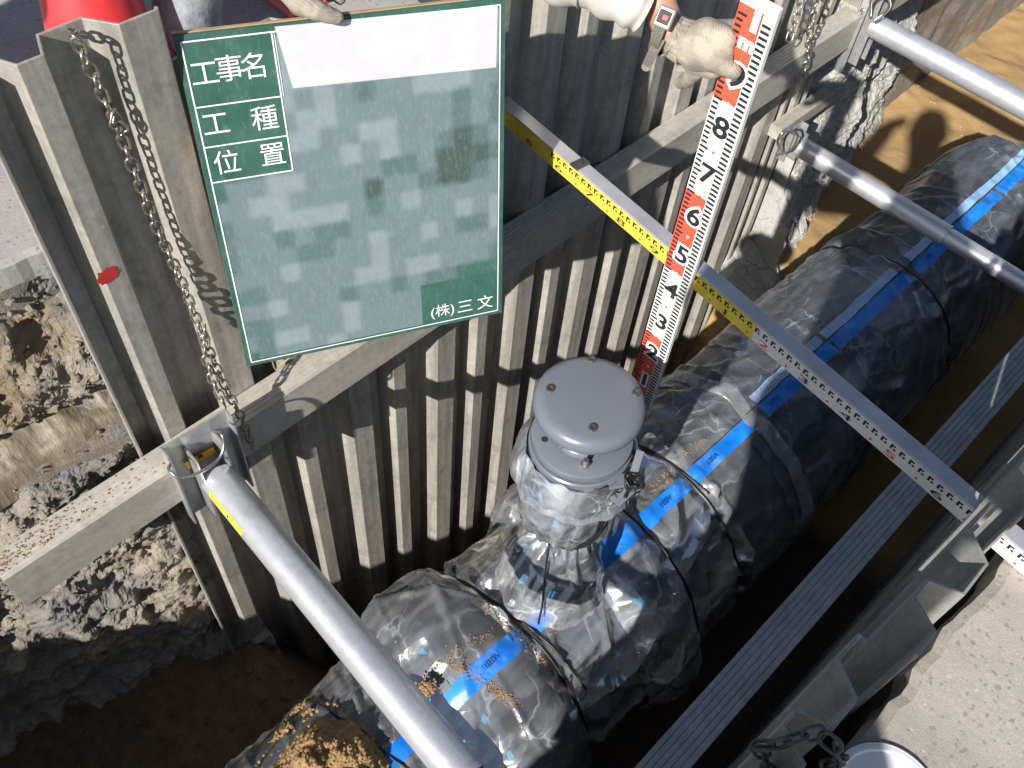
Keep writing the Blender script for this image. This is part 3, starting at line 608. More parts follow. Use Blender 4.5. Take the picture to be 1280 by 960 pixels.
# joint bolts
for yb, rr, a0, na in ((-.675, PR + .034, 0, 16), (-.075, PR + .036, 10, 16)):
    for k in range(na):
        a = R_(a0 + k * 360 / na)
        if math.sin(a) < -.4: continue
        c0 = pring(yb, a, rr - .004); b = MB(); b.cone(c0 - V(0, .04, 0), c0 + V(0, .04, 0), .008, .008, 10); b.cone(c0 - V(0, .045, 0), c0 - V(0, .03, 0), .017, .017, 6); b.cone(c0 + V(0, .03, 0), c0 + V(0, .045, 0), .017, .017, 6); b.build('bolt', M_bolt, PIPE)
COLL = ((-.56, .12, .05), (-.075, .09, .05))
def sl_r(S, y, a):
    y0, y1, dr, seed, sag, lsag, amp, ties = S; base = PR + .014
    for yc, hw_, h_ in COLL: base += h_ * math.exp(-((y - yc) / hw_) ** 4)
    tie = 1; gather = 0
    for ty in ties: tie = min(tie, 1 - .92 * math.exp(-((y - ty) / .022) ** 2)); gather += math.exp(-((y - ty) / .09) ** 2)
    right = max(0, math.cos(a + .5)); s = sag * right ** 2 + lsag * max(0, math.cos(a - 2.75)) ** 2 * (1 if y < 1.6 else .4) * min(1, max(.1, (y + 1.0) * 2.5))
    p = V(math.cos(a) * 1.6, y * 2.2, math.sin(a) * 1.6) + V(seed, 0, 0)
    def crease(ca, sa, sc, off):
        L = a * PR; q1 = (L * ca + y * sa) * sc; q2 = (-L * sa + y * ca) * sc * .22
        return max(0, 1 - abs(noise.noise(V(q1, q2, seed + off))) * 9)
    fold = ridge(V(p.x * .9 + y * 1.2, p.y * .6, p.z * .9 - y * .6), 1) - .5
    fold2 = 1.0 * crease(.8, .6, 5, 1.3) + .8 * crease(.5, -.87, 6, 7.7) + .5 * crease(1, .1, 9, 4.1) + .5 * crease(-.1, .99, 7, 9.9)
    gf = math.sin(a * 23 + 4 * noise.noise(V(y * 3, seed, a))) * gather * .004
    endt = 1 if y < 2.44 else max(.45, 1 - ((y - 2.44) / .2) ** 2 * .55)
    return endt * max(base + dr + (s + .8 * amp * fold + .55 * amp * fold2) * tie + gf * (1 if tie > .3 else .4), base - .006 + dr * .5)
SLV = [((-1.34, -.38, .002, 3, .03, .045, .018, (-.41,)), 'M_poly', 0), ((-.46, .30, .006, 17, .05, .035, .018, (-.41, .03, .255)), 'M_poly', 0), ((-.20, .06, .016, 31, .05, .03, .014, (.03,)), 'M_poly2', 0),
       ((.10, .60, .004, 44, .05, .045, .014, (.255,)), 'M_poly', 0), ((.545, .60, .012, 44, .05, .045, .008, ()), 'M_polyedge', 0), ((.50, 2.64, .002, 61, .04, .045, .016, (1.5, 2.6)), 'M_poly3', 0)]
for S, mn, _ in SLV:
    y0, y1 = S[0], S[1]; ny = int((y1 - y0) / .007)
    def fn(u, v):
        y = y0 + (y1 - y0) * v; a = 2 * math.pi * u - math.pi / 2
        return pring(y + (.02 * noise.noise(V(a * 3, S[3], 1)) if v in (0, 1) else 0), a, sl_r(S, y, a))
    b = MB(); b.grid(fn, 200, ny); b.build('polyethylene_sleeve', globals()[mn], PIPE, smooth=True)
def surf_r(y, a): return max([sl_r(S, y, a) for S, m_, _ in SLV if S[0] <= y <= S[1]] + [PR])
def tape(y0, y1, a0, a1, mat, name, dr=.0012):
    b = MB(); nn = max(6, int((y1 - y0) * 90))
    def fn(u, v):
        y = y0 + (y1 - y0) * v; a = R_(a0 + (a1 - a0) * u + .5 * noise.noise(V(y * 4, a0, 0)) + (.9 if u > .5 else -.9) * abs(u - .5) * noise.noise(V(y * 16, a0, u * 2))); return pring(y, a, surf_r(y, a) + dr)
    b.grid(fn, 7, nn); return b.build(name, mat, PIPE, smooth=True)
for y0, y1 in ((-1.3, -.90), (-.885, -.43), (-.39, -.33), (-.19, .02), (.045, .24), (.27, .54), (.61, .995), (1.01, 1.48), (1.52, 2.13), (2.15, 2.45)):
    tape(y0, y1, 78.5, 88, M_tape, 'blue_tape')
for y0, y1 in ((.615, .98), (1.0, 1.44), (1.53, 2.44)): tape(y0, y1, 89.2, 95.5, M_lgray, 'pale_tape')
b = MB()
for k in range(16):
    for j in range(3):
        y = .63 + k * .021; a = R_(90.6 + j * 1.8); c0 = pring(y, a, surf_r(y, a) + .002); b.box(c0 - V(.0013, .0045, .0003), c0 + V(.0013, .0045, .0003))
b.build('tape_print', M_redp, PIPE)
def tape_text(txt, y, size=.024):
    a = R_(83.3); c0 = pring(y, a, surf_r(y, a) + .005)
    Mm = Matrix((V(0, 1, 0), V(-math.sin(a), 0, math.cos(a)), V(math.cos(a), 0, math.sin(a)))).transposed().to_4x4(); Mm.translation = c0
    text_mesh(txt, size, Mm, 'tape_lettering', M_navy, PIPE, 0)
M_navy = simple('tape_print_navy', (.0, .06, .30), .5)
for tt, yy in (('100V', .14), ('100A', .36), ('1970', .67), ('100A', 1.62), ('100V', -.55)): tape_text(tt, yy)
# ties (black cord) around pipe
def tie(y, skew=0, a0=-30, a1=215, dr=.001):
    b = MB(); pts = []
    for k in range(80):
        a = R_(a0 + (a1 - a0) * k / 79); yy = y + skew * math.cos(a) + .005 * noise.noise(V(a * 3, y, 0)); pts.append(pring(yy, a, max(surf_r(yy, a), surf_r(yy, a + .05), surf_r(yy, a - .05)) + dr))
    b.tube(pts, .0036, 6); b.build('tie_cord', M_black, PIPE, smooth=True)
tie(-.41); tie(.03, .008); tie(.255, -.008); tie(1.5, .01); tie(-.40, .035, 40, 150); tie(.26, .03, 70, 130); tie(-.86, .05, 20, 170)
# long dark seam line along the tape
b = MB(); b.tube([pring(.3 + k * .02, R_(88.6), surf_r(.3 + k * .02, R_(88.6)) + .001) for k in range(106)], .0013, 5); b.build('seam_line', M_black, PIPE)
# small sand spots on the sleeve (folds full of sand)
b = MB()
def psurf(y, a, dr): return pring(y, a, surf_r(y, a) + dr)
for (ya, aa, yb_, ab, n_, sp) in ((-.62, 96, -.56, 62, 300, .007), (-.45, 104, -.43, 66, 220, .007), (-.66, 100, -.48, 92, 90, .006), (-.30, 110, -.02, 104, 160, .005), (-.36, 76, -.20, 70, 120, .006), (.16, 96, .40, 94, 90, .005), (-.70, 88, -.72, 60, 120, .008)):
    for i in range(n_):
        t_ = random.random(); y = ya + (yb_ - ya) * t_ + random.gauss(0, sp); a = aa + (ab - aa) * t_ + random.gauss(0, 1.2)
        clod(psurf(y, R_(a), random.uniform(-.001, .0015)), random.uniform(.0012, .003))
b.build('sand_grains', M_heap, PIPE, kind='stuff', recalc=False)
# sand heap on the pipe
hp = oz(428, 940, -.47)
b = MB()
def heapfn(u, v):
    a = 2 * math.pi * u; r = v * (.150 + .03 * noise.noise(V(math.cos(a) * 1.5, math.sin(a) * 1.5, 7)))
    x = hp.x + .01 + r * math.cos(a) * .95; y = hp.y - .06 + r * math.sin(a) * 1.1
    dx = x - PX; zs = PZ + math.sqrt(max(.0, (PR + .028) ** 2 - dx * dx)) if abs(dx) < PR else PZ
    h = .105 * (1 - v) ** .8 * (1 + .5 * fbm(V(x * 14, y * 14, 0), 3))
    return V(x, y, zs - .01 + h + .006 * fbm(V(x * 70, y * 70, 1), 3) * (1 - v * .5))
b.grid(heapfn, 140, 60); heap = b.build('sand_heap', M_heap, smooth=False); tag(heap, 'heap of moist brown sand on top of the wrapped pipe at the bottom edge', 'sand heap')
b = MB()
for i in range(1500):
    a = random.random() * 6.283; v = min(1.18, abs(random.gauss(.55, .4))); p = heapfn(a / 6.283, min(v, 1)); p = p + V(math.cos(a), math.sin(a), 0) * max(0, v - 1) * .15
    clod(p, random.choice([.0018, .0025, .004, .006]))
b.build('sand_crumbs', M_heap, heap, kind='stuff', recalc=False)
for (px, py, rr) in ((378, 882, .02), (353, 915, .02), (532, 864, .022)):
    c0 = oz(px, py, -.50); dx = c0.x - PX
    p0 = ray(px, py).normalized()
    # hit cylinder
    for s in range(900):
        q = CAMLOC + p0 * (1.2 + s * .002)
        if (q.x - PX) ** 2 + (q.z - PZ) ** 2 < (PR + .03 + (.05 if -.87 < q.y < -.64 else 0)) ** 2: break
    b = MB()
    for i in range(160): 
        d = V(random.gauss(0, rr * .5), random.gauss(0, rr * .6), 0); nrm = V(q.x - PX, 0, q.z - PZ).normalized()
        clod(q + d - nrm * nrm.dot(d) + nrm * random.uniform(-.002, .004), random.uniform(.002, .005))
    o = b.build('sand_patch', M_heap, kind='stuff', recalc=False)

# ------------------------------------------------------------------ AIR VALVE
VX, VY = .034, -.262
VT = thing('air_valve', 'grey round lidded air valve on a bagged riser with blue bolts, standing on the pipe', 'valve', (VX, VY, -.52))
b = MB(); b.lathe([(0, .312), (.088, .312), (.100, .3095), (.109, .302), (.1125, .291), (.111, .280), (.105, .272), (.095, .267), (.05, .265), (0, .265)], (VX, VY, 0), 72); b.build('lid', M_paint, VT, smooth=True)
for px, py in ((740, 445), (688, 486), (795, 491), (741, 535)):
    c0 = oz(px, py, .3125); d = V(c0.x - VX, c0.y - VY, 0); 
    if d.length > .095: d = d.normalized() * .095; c0 = V(VX, VY, .311) + d
    b = MB(); b.lathe([(0, .0006), (.0045, .0006), (.0046, .0032), (.0082, .0034), (.0088, .002), (.009, -.004)], c0, 20); b.build('socket_screw', M_cap, VT, smooth='auto')
b = MB(); b.lathe([(.043, .258), (.045, .212), (.056, .192), (.066, .185)], (VX, VY, 0), 48); b.build('neck', M_paint, VT, smooth=True)
b = MB(); b.lathe([(.05, .188), (.101, .185), (.105, .182), (.105, .169), (.103, .167), (.05, .167)], (VX, VY, 0), 64); fl = b.build('upper_flange', M_paint, VT, smooth='auto')
b = MB(); b.lathe([(.05, .1655), (.098, .1655), (.099, .160), (.05, .160)], (VX, VY, 0), 64); b.build('gasket', M_black, VT, smooth='auto')
b = MB(); b.lathe([(.05, .159), (.106, .159), (.109, .156), (.109, .142), (.106, .139), (.05, .137)], (VX, VY, 0), 64); b.build('lower_flange', M_paint, VT, smooth='auto')
c0 = oz(731, 583, .186)
b = MB(); b.cone(c0, c0 + V(0, 0, .010), .0105, .0105, 6); b.cone(c0 + V(0, 0, .01), c0 + V(0, 0, .024), .0055, .0055, 12); b.build('hex_nut', M_steel, VT)
c0 = V(VX - .001, VY - .062, .212); b = MB(); b.cone(c0, c0 + V(0, -.012, -.004), .008, .007, 6); b.build('neck_plug', M_paint, VT)
c0 = oz(681, 549, .186); b = MB(); b.cone(c0 - V(0, 0, .002), c0 + V(0, 0, .0006), .0072, .0072, 18); b.build('bolt_hole', M_hole, VT)
for k in range(4):
    a = R_(-100 + 90 * k); c0 = V(VX + .088 * math.cos(a), VY + .088 * math.sin(a), .144)
    b = MB(); b.cone(c0, c0 - V(0, 0, .018), .012, .012, 6); b.build('bolt', M_bolt, VT)
M_body = simple('blue_grey_valve_body', (.11, .135, .17), .45, var=.2, sc=14)
# stop-valve body and riser
b = MB(); b.lathe([(.052, .150), (.052, .115), (.068, .095), (.072, .03), (.066, -.02), (.055, -.05), (.052, -.07), (.092, -.075), (.095, -.08), (.095, -.098), (.092, -.102), (.055, -.104), (.052, -.16), (.055, -.30), (.060, -.40), (.060, -.425), (.105, -.43), (.108, -.435), (.108, -.456), (.105, -.46), (.075, -.465), (.085, -.54)], (VX, VY, 0), 56); b.build('valve_body', M_body, VT, smooth='auto')
b = MB(); b.lathe([(.058, .12), (.094, .118), (.094, .10), (.058, .098)], (VX, VY, 0), 48); b.build('body_flange', M_body, VT, smooth='auto')
for z_, rr, n_, a0 in ((.122, .082, 6, 20), (-.070, .078, 6, 50), (-.428, .088, 6, 15)):
    for k in range(n_):
        a = R_(a0 + 360 * k / n_); c0 = V(VX + rr * math.cos(a), VY + rr * math.sin(a), z_)
        b = MB(); b.cone(c0, c0 + V(0, 0, .011), .0125, .0125, 6); b.cone(c0 + V(0, 0, .011), c0 + V(0, 0, .02), .0065, .0065, 10); b.build('bolt', M_bolt, VT)
# blue band on the body
def vband(z0, z1, r, a0, a1, mat, name):
    b = MB(); b.grid(lambda u, v: V(VX + (r + .003 * noise.noise(V(u * 3, v * 2, z0))) * math.cos(R_(a0 + (a1 - a0) * u + v * 40)), VY + r * math.sin(R_(a0 + (a1 - a0) * u + v * 40)), z0 + (z1 - z0) * v), 14, 14); b.build(name, mat, VT, smooth=True)
vband(-.05, .11, .082, -185, -100, M_lgray, 'blue_tape'); vband(-.42, -.12, .066, -185, -125, M_lgray, 'blue_tape')
# lever and tag plate
L0 = oz(762, 602, .165); L1 = oz(798, 592, .168); L2 = oz(803, 566, .215)
b = MB()
arm_ = [(oz(765, 598, .16), oz(790, 606, .16)), ]
def bar(b, p, q, w_, th, up=V(0, 0, 1)):
    p, q = Vector(p), Vector(q); d = (q - p).normalized(); s = d.cross(up).normalized(); u = s.cross(d)
    vs = [c + s * a * w_ + u * k * th for c in (p, q) for a in (-.5, .5) for k in (-.5, .5)]
    b.add(vs, [(0, 1, 3, 2), (4, 6, 7, 5), (0, 4, 5, 1), (2, 3, 7, 6), (0, 2, 6, 4), (1, 5, 7, 3)])
A0 = oz(790, 598, .155); A1 = oz(801, 563, .185); bar(b, A0, A1, .017, .007); bar(b, oz(760, 604, .148), oz(793, 598, .152), .03, .007)
b.build('lever_handle', M_paint, VT, bevel=.002)
TP = [oz(752, 612, .135), oz(776, 598, .135), oz(797, 612, .125), oz(775, 633, .115)]
b = MB(); b.add(TP + [p - V(0, 0, .004) for p in TP], [(0, 1, 2, 3), (7, 6, 5, 4), (0, 4, 5, 1), (1, 5, 6, 2), (2, 6, 7, 3), (3, 7, 4, 0)]); b.build('indicator_plate', M_paint, VT)
ux = (TP[1] - TP[0]).normalized(); nz_ = ux.cross(TP[3] - TP[0]).normalized(); nz_ = nz_ if nz_.z > 0 else -nz_; uy = nz_.cross(ux)
Mm = Matrix((ux, uy, nz_)).transposed().to_4x4(); Mm.translation = (TP[0] + TP[1] + TP[2] + TP[3]) / 4 + nz_ * .004 - ux * .006 + uy * .004
text_mesh('|O', .024, Mm, 'indicator_mark', M_blackp, VT)
b = MB()
for c0, r_a, ph in ((oz(792, 600, .17), .016, 0), (oz(795, 604, .165), .014, 1), (oz(790, 606, .16), .012, 2)):
    b.tube([c0 + V(r_a * math.cos(a) * 1.2, r_a * math.sin(a), .005 * math.sin(2 * a + ph)) for a in [2 * math.pi * k / 18 for k in range(18)]], .0028, 6, closed=True)
for q in ((778, 632), (784, 640)): b.tube(smooth_pts([oz(788, 606, .16), oz((788 + q[0]) / 2 - 3, 622, .12), oz(q[0], q[1], .06)]), .0024, 6)
b.build('wire_tie', M_black, VT, smooth=True)
# polyethylene bags over the riser
def bag(prof, seed, amp, mat, name='plastic_bag', slit=False):
    na, nz2 = 160, 110
    def fn(u, v):
        s = v * (len(prof) - 1); i = min(int(s), len(prof) - 2); f = s - i; f = f * f * (3 - 2 * f)
        z = prof[i][0] * (1 - f) + prof[i + 1][0] * f; r = prof[i][1] * (1 - f) + prof[i + 1][1] * f
        g = prof[i][2] * (1 - f) + prof[i + 1][2] * f
        a = 2 * math.pi * u; cs, sn = math.cos(a), math.sin(a)
        fo = (ridge(V(cs * 1.5 + seed, sn * 1.5 + z * 3, z * 4), 2) - .9) * .8 + .25 * fbm(V(cs * 4, sn * 4 + seed, z * 7), 2)
        r2 = r + amp * fo + g * .006 * math.sin(a * 17 + 3 * noise.noise(V(z * 9, seed, 0)))
        return V(VX + r2 * cs, VY + r2 * sn, z + .012 * noise.noise(V(cs * 3, sn * 3, seed)) * (1 if v < .06 or v > .94 else .3))
    b = MB(); b.grid(fn, na, nz2); return b.build(name, mat, VT, smooth=True)
bag([(.145, .112, .3), (.10, .128, .3), (.06, .118, .5), (.035, .112, .5), (-.02, .104, .4), (-.09, .112, .4), (-.14, .104, .6), (-.185, .066, 1.2), (-.20, .060, 1.2)], 5, .011, M_poly2)
bag([(.15, .116, .2), (.10, .138, .2), (.06, .142, .3), (.045, .136, .5)], 9, .008, M_poly2)
bag([(-.19, .058, 1.2), (-.21, .066, 1.0), (-.27, .092, .6), (-.34, .118, .3), (-.42, .128, .3), (-.465, .138, .3), (-.500, .145, .3)], 12, .011, M_poly2)
b = MB(); zt = -.192
b.tube([V(VX + .067 * math.cos(a), VY + .067 * math.sin(a), zt + .004 * math.sin(3 * a)) for a in [2 * math.pi * k / 40 for k in range(40)]], .0035, 6, closed=True)
b.tube(smooth_pts([V(VX + .05, VY - .05, zt), V(VX + .09, VY - .06, -.12), V(VX + .115, VY - .045, -.05), V(VX + .118, VY - .04, .03)]), .0028, 6)
b.tube(smooth_pts([V(VX + .056, VY - .045, zt), V(VX + .095, VY - .052, -.12), V(VX + .121, VY - .04, -.05), V(VX + .121, VY - .032, .03)]), .0028, 6)
b.tube(smooth_pts([V(VX + .02, VY - .065, zt), V(VX + .05, VY - .10, -.27), V(VX + .07, VY - .115, -.36), V(VX + .085, VY - .135, -.44)]), .0028, 6)
b.build('tie_cord', M_black, VT, smooth=True)

# ------------------------------------------------------------------ UPRIGHT ROD
ROD = thing('measuring_rod', 'upright red and white measuring rod marked in decimetres, held by the gloved hand', 'measuring rod', (0, 0, 0))
x0, x1 = -.0345, .0325; ztop = 1.032
b = MB(); b.box((x0, .0, -.005), (x1, .012, ztop)); b.build('rod_body', M_rodw, ROD, bevel=.0015)
yf = -.0006
for z0, z1 in ((-.005, .25), (.45, .65), (.85, 1.016)):
    b = MB(); b.add([(x0 + .001, yf, z0), (x1 - .021, yf, z0), (x1 - .021, yf, z1), (x0 + .001, yf, z1)], [(0, 1, 2, 3)]); b.build('red_field', M_redp, ROD)
b = MB(); y2 = -.0011
for k in range(1, 101):
    z = k * .01
    b.add([(x1 - .019, y2, z - .0026), (x1 - .003, y2, z - .0026), (x1 - .003, y2, z + .0026), (x1 - .019, y2, z + .0026)], [(0, 1, 2, 3)])
    L = .012 if k % 5 else .017
    b.add([(x0 + .003, y2, z - .0024), (x0 + .003 + L, y2, z - .0024), (x0 + .003 + L, y2, z + .0024), (x0 + .003, y2, z + .0024)], [(0, 1, 2, 3)])
b.build('graduation_marks', M_blackp, ROD, kind='stuff')
MT = Matrix(((1, 0, 0), (0, 0, -1), (0, 1, 0))).to_4x4()
def rodtext(s, z, size, mat, yy, bold, name='numeral', dx=0, sx=1.15):
    Mm = MT.copy(); Mm.translation = V(-.002 + dx, yy, z); return text_mesh(s, size, Mm, name, mat, ROD, bold, sx)
for k in range(1, 10):
    zc = k * .1
    red = not (.25 < zc < .45 or .65 < zc < .85)
    if red: rodtext(str(k), zc, .056, M_white, -.0012, .006, 'numeral_outline')
    rodtext(str(k), zc, .056, M_blackp, -.0016, .0012)
    b = MB(); c0 = V(-.002, -.001, zc - .05); b.cone(c0, c0 - V(0, .0004, 0), .003, .003, 12); b.build('decimetre_dot', M_white if red else M_redp, ROD)
rodtext('1', .998, .046, M_white, -.0012, .003, dx=.004); rodtext('m', .960, .034, M_white, -.0012, .002)
# horizontal pole
PA = V(-.60, .082, .47); PB = V(1.55, -.14, .462)
pd = (PB - PA).normalized(); pn = V(pd.y, -pd.x, 0).normalized(); pu = V(0, 0, 1)
if pn.y > 0: pn = -pn
POLE = thing('levelling_pole', 'horizontal yellow and white graduated pole laid across the trench behind the upright rod', 'measuring pole', tuple(PA))
def pp(s, z, o): return PA + pd * s + pu * (z) + pn * o       # o: outwards from label face
LT = (PB - PA).length; HB = .046; DP = .034
b = MB(); vs = [pp(s, z, o) for s in (0, LT) for z in (-HB, 0) for o in (-DP, 0)]
b.add(vs, [(0, 1, 3, 2), (4, 6, 7, 5), (0, 4, 5, 1), (2, 3, 7, 6), (0, 2, 6, 4), (1, 5, 7, 3)]); b.build('pole_body', M_rodal, POLE, bevel=.0015)
SP0 = (-.60, )
def sx_of(x): return (x - PA.x) / pd.x
def prect(b, sa, sb, za, zb, o): b.add([pp(sa, za, o), pp(sb, za, o), pp(sb, zb, o), pp(sa, zb, o)], [(0, 1, 2, 3)])
ych = sx_of(.19)
b = MB(); prect(b, .02, ych, -HB + .0015, -.0035, .0006); b.build('yellow_field', M_rody, POLE)
b = MB(); prect(b, ych, LT - .01, -HB + .0015, -.0035, .0006); b.build('white_field', M_rodw, POLE)
b = MB(); s = .05; k = 0; s00 = sx_of(.19) - .02 * 30
sg = s00
while sg < LT - .03:
    if sg > .03:
        prect(b, sg, sg + .0045, -.020, -.008, .0011); prect(b, sg + .0045, sg + .010, -.012, -.008, .0011); prect(b, sg + .0075, sg + .0125, -.020, -.0155, .0011)
    sg += .02
b.build('graduation_marks', M_blackp, POLE, kind='stuff')
Mp = Matrix((-V(0, 0, 1), pd, pn)).transposed()  # glyph x runs down the face
numerals = []
for j in range(-8, 13):
    sg = ych + j * .1
    if sg < .04 or sg > LT - .05: continue
    b = MB(); c0 = pp(sg - .014, -.036, .0010); b.cone(c0, c0 + pn * .0004, .0028, .0028, 10); b.build('decimetre_dot', M_redp, POLE)
    dgt = str((2 + j if 2 + j >= 0 else 2 + j + 10) % 10)
    # numerals lie along the pole, stretched, upright seen from the far end
    Mm = Matrix((pd, pu, pn)).transposed().to_4x4(); Mm.translation = pp(sg + .028, -.034, .0013)
    text_mesh(dgt, .020, Mm, 'numeral', M_redp if j % 3 == 0 and j >= 0 else M_blackp, POLE, 0, 2.9)
# sliding catch
b = MB(); sc_ = sx_of(-.335)
vs = [pp(s, z, o) for s in (sc_ - .012, sc_ + .012) for z in (-.001, .003) for o in (-DP - .002, .002)]
b.add(vs, [(0, 1, 3, 2), (4, 6, 7, 5), (0, 4, 5, 1), (2, 3, 7, 6), (0, 2, 6, 4), (1, 5, 7, 3)])
c0 = pp(sc_, .003, -DP / 2); b.cone(c0, c0 + V(0, 0, .003), .006, .006, 12); b.build('joint_catch', M_dchain, POLE)

# ------------------------------------------------------------------ BOARD
B0, B1, B2, B3 = V(-.617, -.621, .911), V(-.391, -.131, .899), V(-.262, -.178, .249), V(-.488, -.669, .262)
bw = B1 - B0; W_ = bw.length; ux = bw.normalized(); bh = B3 - B0; bh = bh - ux * bh.dot(ux); H_ = bh.length; vy = bh.normalized(); bn = ux.cross(vy)
if bn.dot(CAMLOC - B0) < 0: bn = -bn
BD = thing('notice_board', 'green construction board with white Japanese lettering, hung upright by the sheet piles', 'board', tuple(B3))
def bp(u, v, o=0): return B0 + ux * u + vy * v + bn * o
def bpx(px, py):
    d = ray(px, py); k = (B0 - CAMLOC).dot(bn) / d.dot(bn); p = CAMLOC + d * k - B0; return p.dot(ux), p.dot(vy)
def bbox(u0, u1, v0, v1, o0, o1, name, mat, bev=0):
    b = MB(); vs = [bp(u, v, o) for u in (u0, u1) for v in (v0, v1) for o in (o0, o1)]
    b.add(vs, [(0, 1, 3, 2), (4, 6, 7, 5), (0, 4, 5, 1), (2, 3, 7, 6), (0, 2, 6, 4), (1, 5, 7, 3)]); return b.build(name, mat, BD, bevel=bev)
bbox(0, W_, 0, H_, -.004, 0, 'board_panel', M_board)
bbox(0, W_, -.0, .008, -.020, -.0045, 'frame_rail', M_board, .001); bbox(0, W_, H_ - .008, H_, -.020, -.0045, 'frame_rail', M_wood, .001)
bbox(0, .008, .0085, H_ - .0085, -.020, -.0045, 'frame_stile', M_wood, .001); bbox(W_ - .008, W_, .0085, H_ - .0085, -.020, -.0045, 'frame_stile', M_board, .001)
bbox(.0, W_, -.0022, -.0003, -.014, -.006, 'wood_strip', M_wood)
def bquad(pts, o, name, mat):
    b = MB(); b.add([bp(u, v, o) for u, v in pts], [tuple(range(len(pts)))]); return b.build(name, mat, BD)
# censor mosaic over the handwriting, rebuilt as a grid of blocky tones
UL, VL = bpx(272, 232); g0u, g1u = .012, W_ - .012
nu, nv = 120, 136
tones = {'w': (.80, .80, .85), 'l': (.21, .27, .285), 'm': (.135, .195, .205), 'd': (.085, .145, .145), 'k': (.05, .09, .08), 'g': (.04, .115, .095)}
rows = ["ggg.wwwwwwwwwwww", "ggg.wwwwwwwwwwww", "ggg.wwwwwwwwwwll", "ggg.lmlmdmmlllmm", "gggmmllmmmmmmdmd", "gggmllmmllmmmdmd", "gggmmmmlmlmmdkdm",
        "gmmllmmmmddmkkkd", "mmllmmmmkmmdkkdm", "dmmllllmdmlmmmmm", "dmmdmddmmmmmmlml", "dmmmddmmlmmlmddl", "mmmlmmmmlmmmmmmm", "ddmmmmmllmllmmmd", "mmlmmmdmmdmddggg", "ddmmmmlmmmmkgggg", "mdllmmlmmmmggggg", "gdmmmlmmmmmggggg"]
b = MB(); b.grid(lambda u, v: bp(.012 + u * (W_ - .024), .016 + v * (H_ - .030), .0006), nu, nv); ch = b.build('mosaic_tones', M_mosaic, BD)
ca = ch.data.color_attributes.new('mosaic', 'FLOAT_COLOR', 'POINT')
for i in range(nu * nv):
    u = (i % nu) / (nu - 1); v = (i // nu) / (nv - 1)
    u2 = u + .005 * noise.noise(V(u * 20, v * 20, 0)); v2 = v + .005 * noise.noise(V(u * 20, v * 20, 5))
    x = max(0, min(14.999, u2 * 15)); y = max(0, min(16.999, v2 * 17)); xi, yi = int(x), int(y); fx, fy = x - xi, y - yi
    fx = min(1, max(0, (fx - .35) * 3.3)); fy = min(1, max(0, (fy - .35) * 3.3))
    def tn(a, c): q = rows[c][a]; return Vector(tones['g' if q == '.' else ('l' if q == 'w' else q)])
    c = tn(xi, yi).lerp(tn(xi + 1, yi), fx).lerp(tn(xi, yi + 1).lerp(tn(xi + 1, yi + 1), fx), fy)
    ca.data[i].color = (c.x, c.y, c.z, 1)
# white paper strip with washed-out writing
PU = [bpx(*p) for p in ((343, 33), (622, 6), (620, 84), (366, 110))]
M_paper = simple('white_paper_label', (.56, .56, .62), .6, var=.08, sc=16)
bquad(PU, .0012, 'paper_label', M_paper)
# printed lines
ln = MB()
def bline(p, q, w_=.0024, o=.0018):
    (u0, v0), (u1, v1) = p, q; d = Vector((u1 - u0, v1 - v0)).normalized(); n_ = Vector((-d.y, d.x)) * w_ / 2
    ln.add([bp(u0 + n_.x, v0 + n_.y, o), bp(u1 + n_.x, v1 + n_.y, o), bp(u1 - n_.x, v1 - n_.y, o), bp(u0 - n_.x, v0 - n_.y, o)], [(0, 1, 2, 3)])
m_ = .010
bline((m_, m_), (W_ - m_, m_)); bline((m_, m_), (m_, H_ - m_)); bline((m_, H_ - m_), (W_ - m_, H_ - m_)); bline((W_ - m_, m_), (W_ - m_, H_ - m_))
du, dv = bpx(350, 120); dm, vm = bpx(359, 169); de, ve = bpx(367, 212); dU = (du + dm + de) / 3
bline((dU, m_), (dU, ve)); bline((dU + .004, m_), (dU + .004, dv), .0012)
for vv in (dv, vm, ve): bline((m_, vv), (dU, vv))
ln.build('border_lines', M_white, BD)
# dark green cells behind the headings
bquad([(m_ + .001, m_ + .001), (dU - .001, m_ + .001), (dU - .001, ve - .001), (m_ + .001, ve - .001)], .0010, 'heading_cells', M_board)
q0 = bpx(526, 362); bquad([(q0[0], q0[1] - .01), (W_ - m_ - .001, q0[1] - .01), (W_ - m_ - .001, H_ - m_ - .001), (q0[0], H_ - m_ - .001)], .0010, 'name_cell', M_board)
MBd = Matrix((ux, -vy, bn)).transposed().to_4x4()
def btext(s, px, py, size, sx=1.0, name='character', bold=0.0):
    u, v = bpx(px, py); Mm = MBd.copy(); Mm.translation = bp(u, v, .0022); text_mesh(s, size, Mm, name, M_white, BD, bold, sx)
btext('工', 256, 93, .046); btext('事', 287, 87, .046); btext('名', 318, 84, .046)
btext('工', 270, 156, .046); btext('種', 331, 149, .046); btext('位', 284, 204, .046); btext('置', 341, 194, .046)
btext('(株)', 553, 388, .033, 1.0); btext('三', 581, 383, .037); btext('文', 606, 378, .037)
# string at the board's foot
b = MB(); b.tube(smooth_pts([bp(.05, H_, -.012), ox(345, 462, -.50), ox(352, 455, -.47), bp(.10, H_, -.012)]), .002, 6); b.build('hanging_string', M_wood, BD)

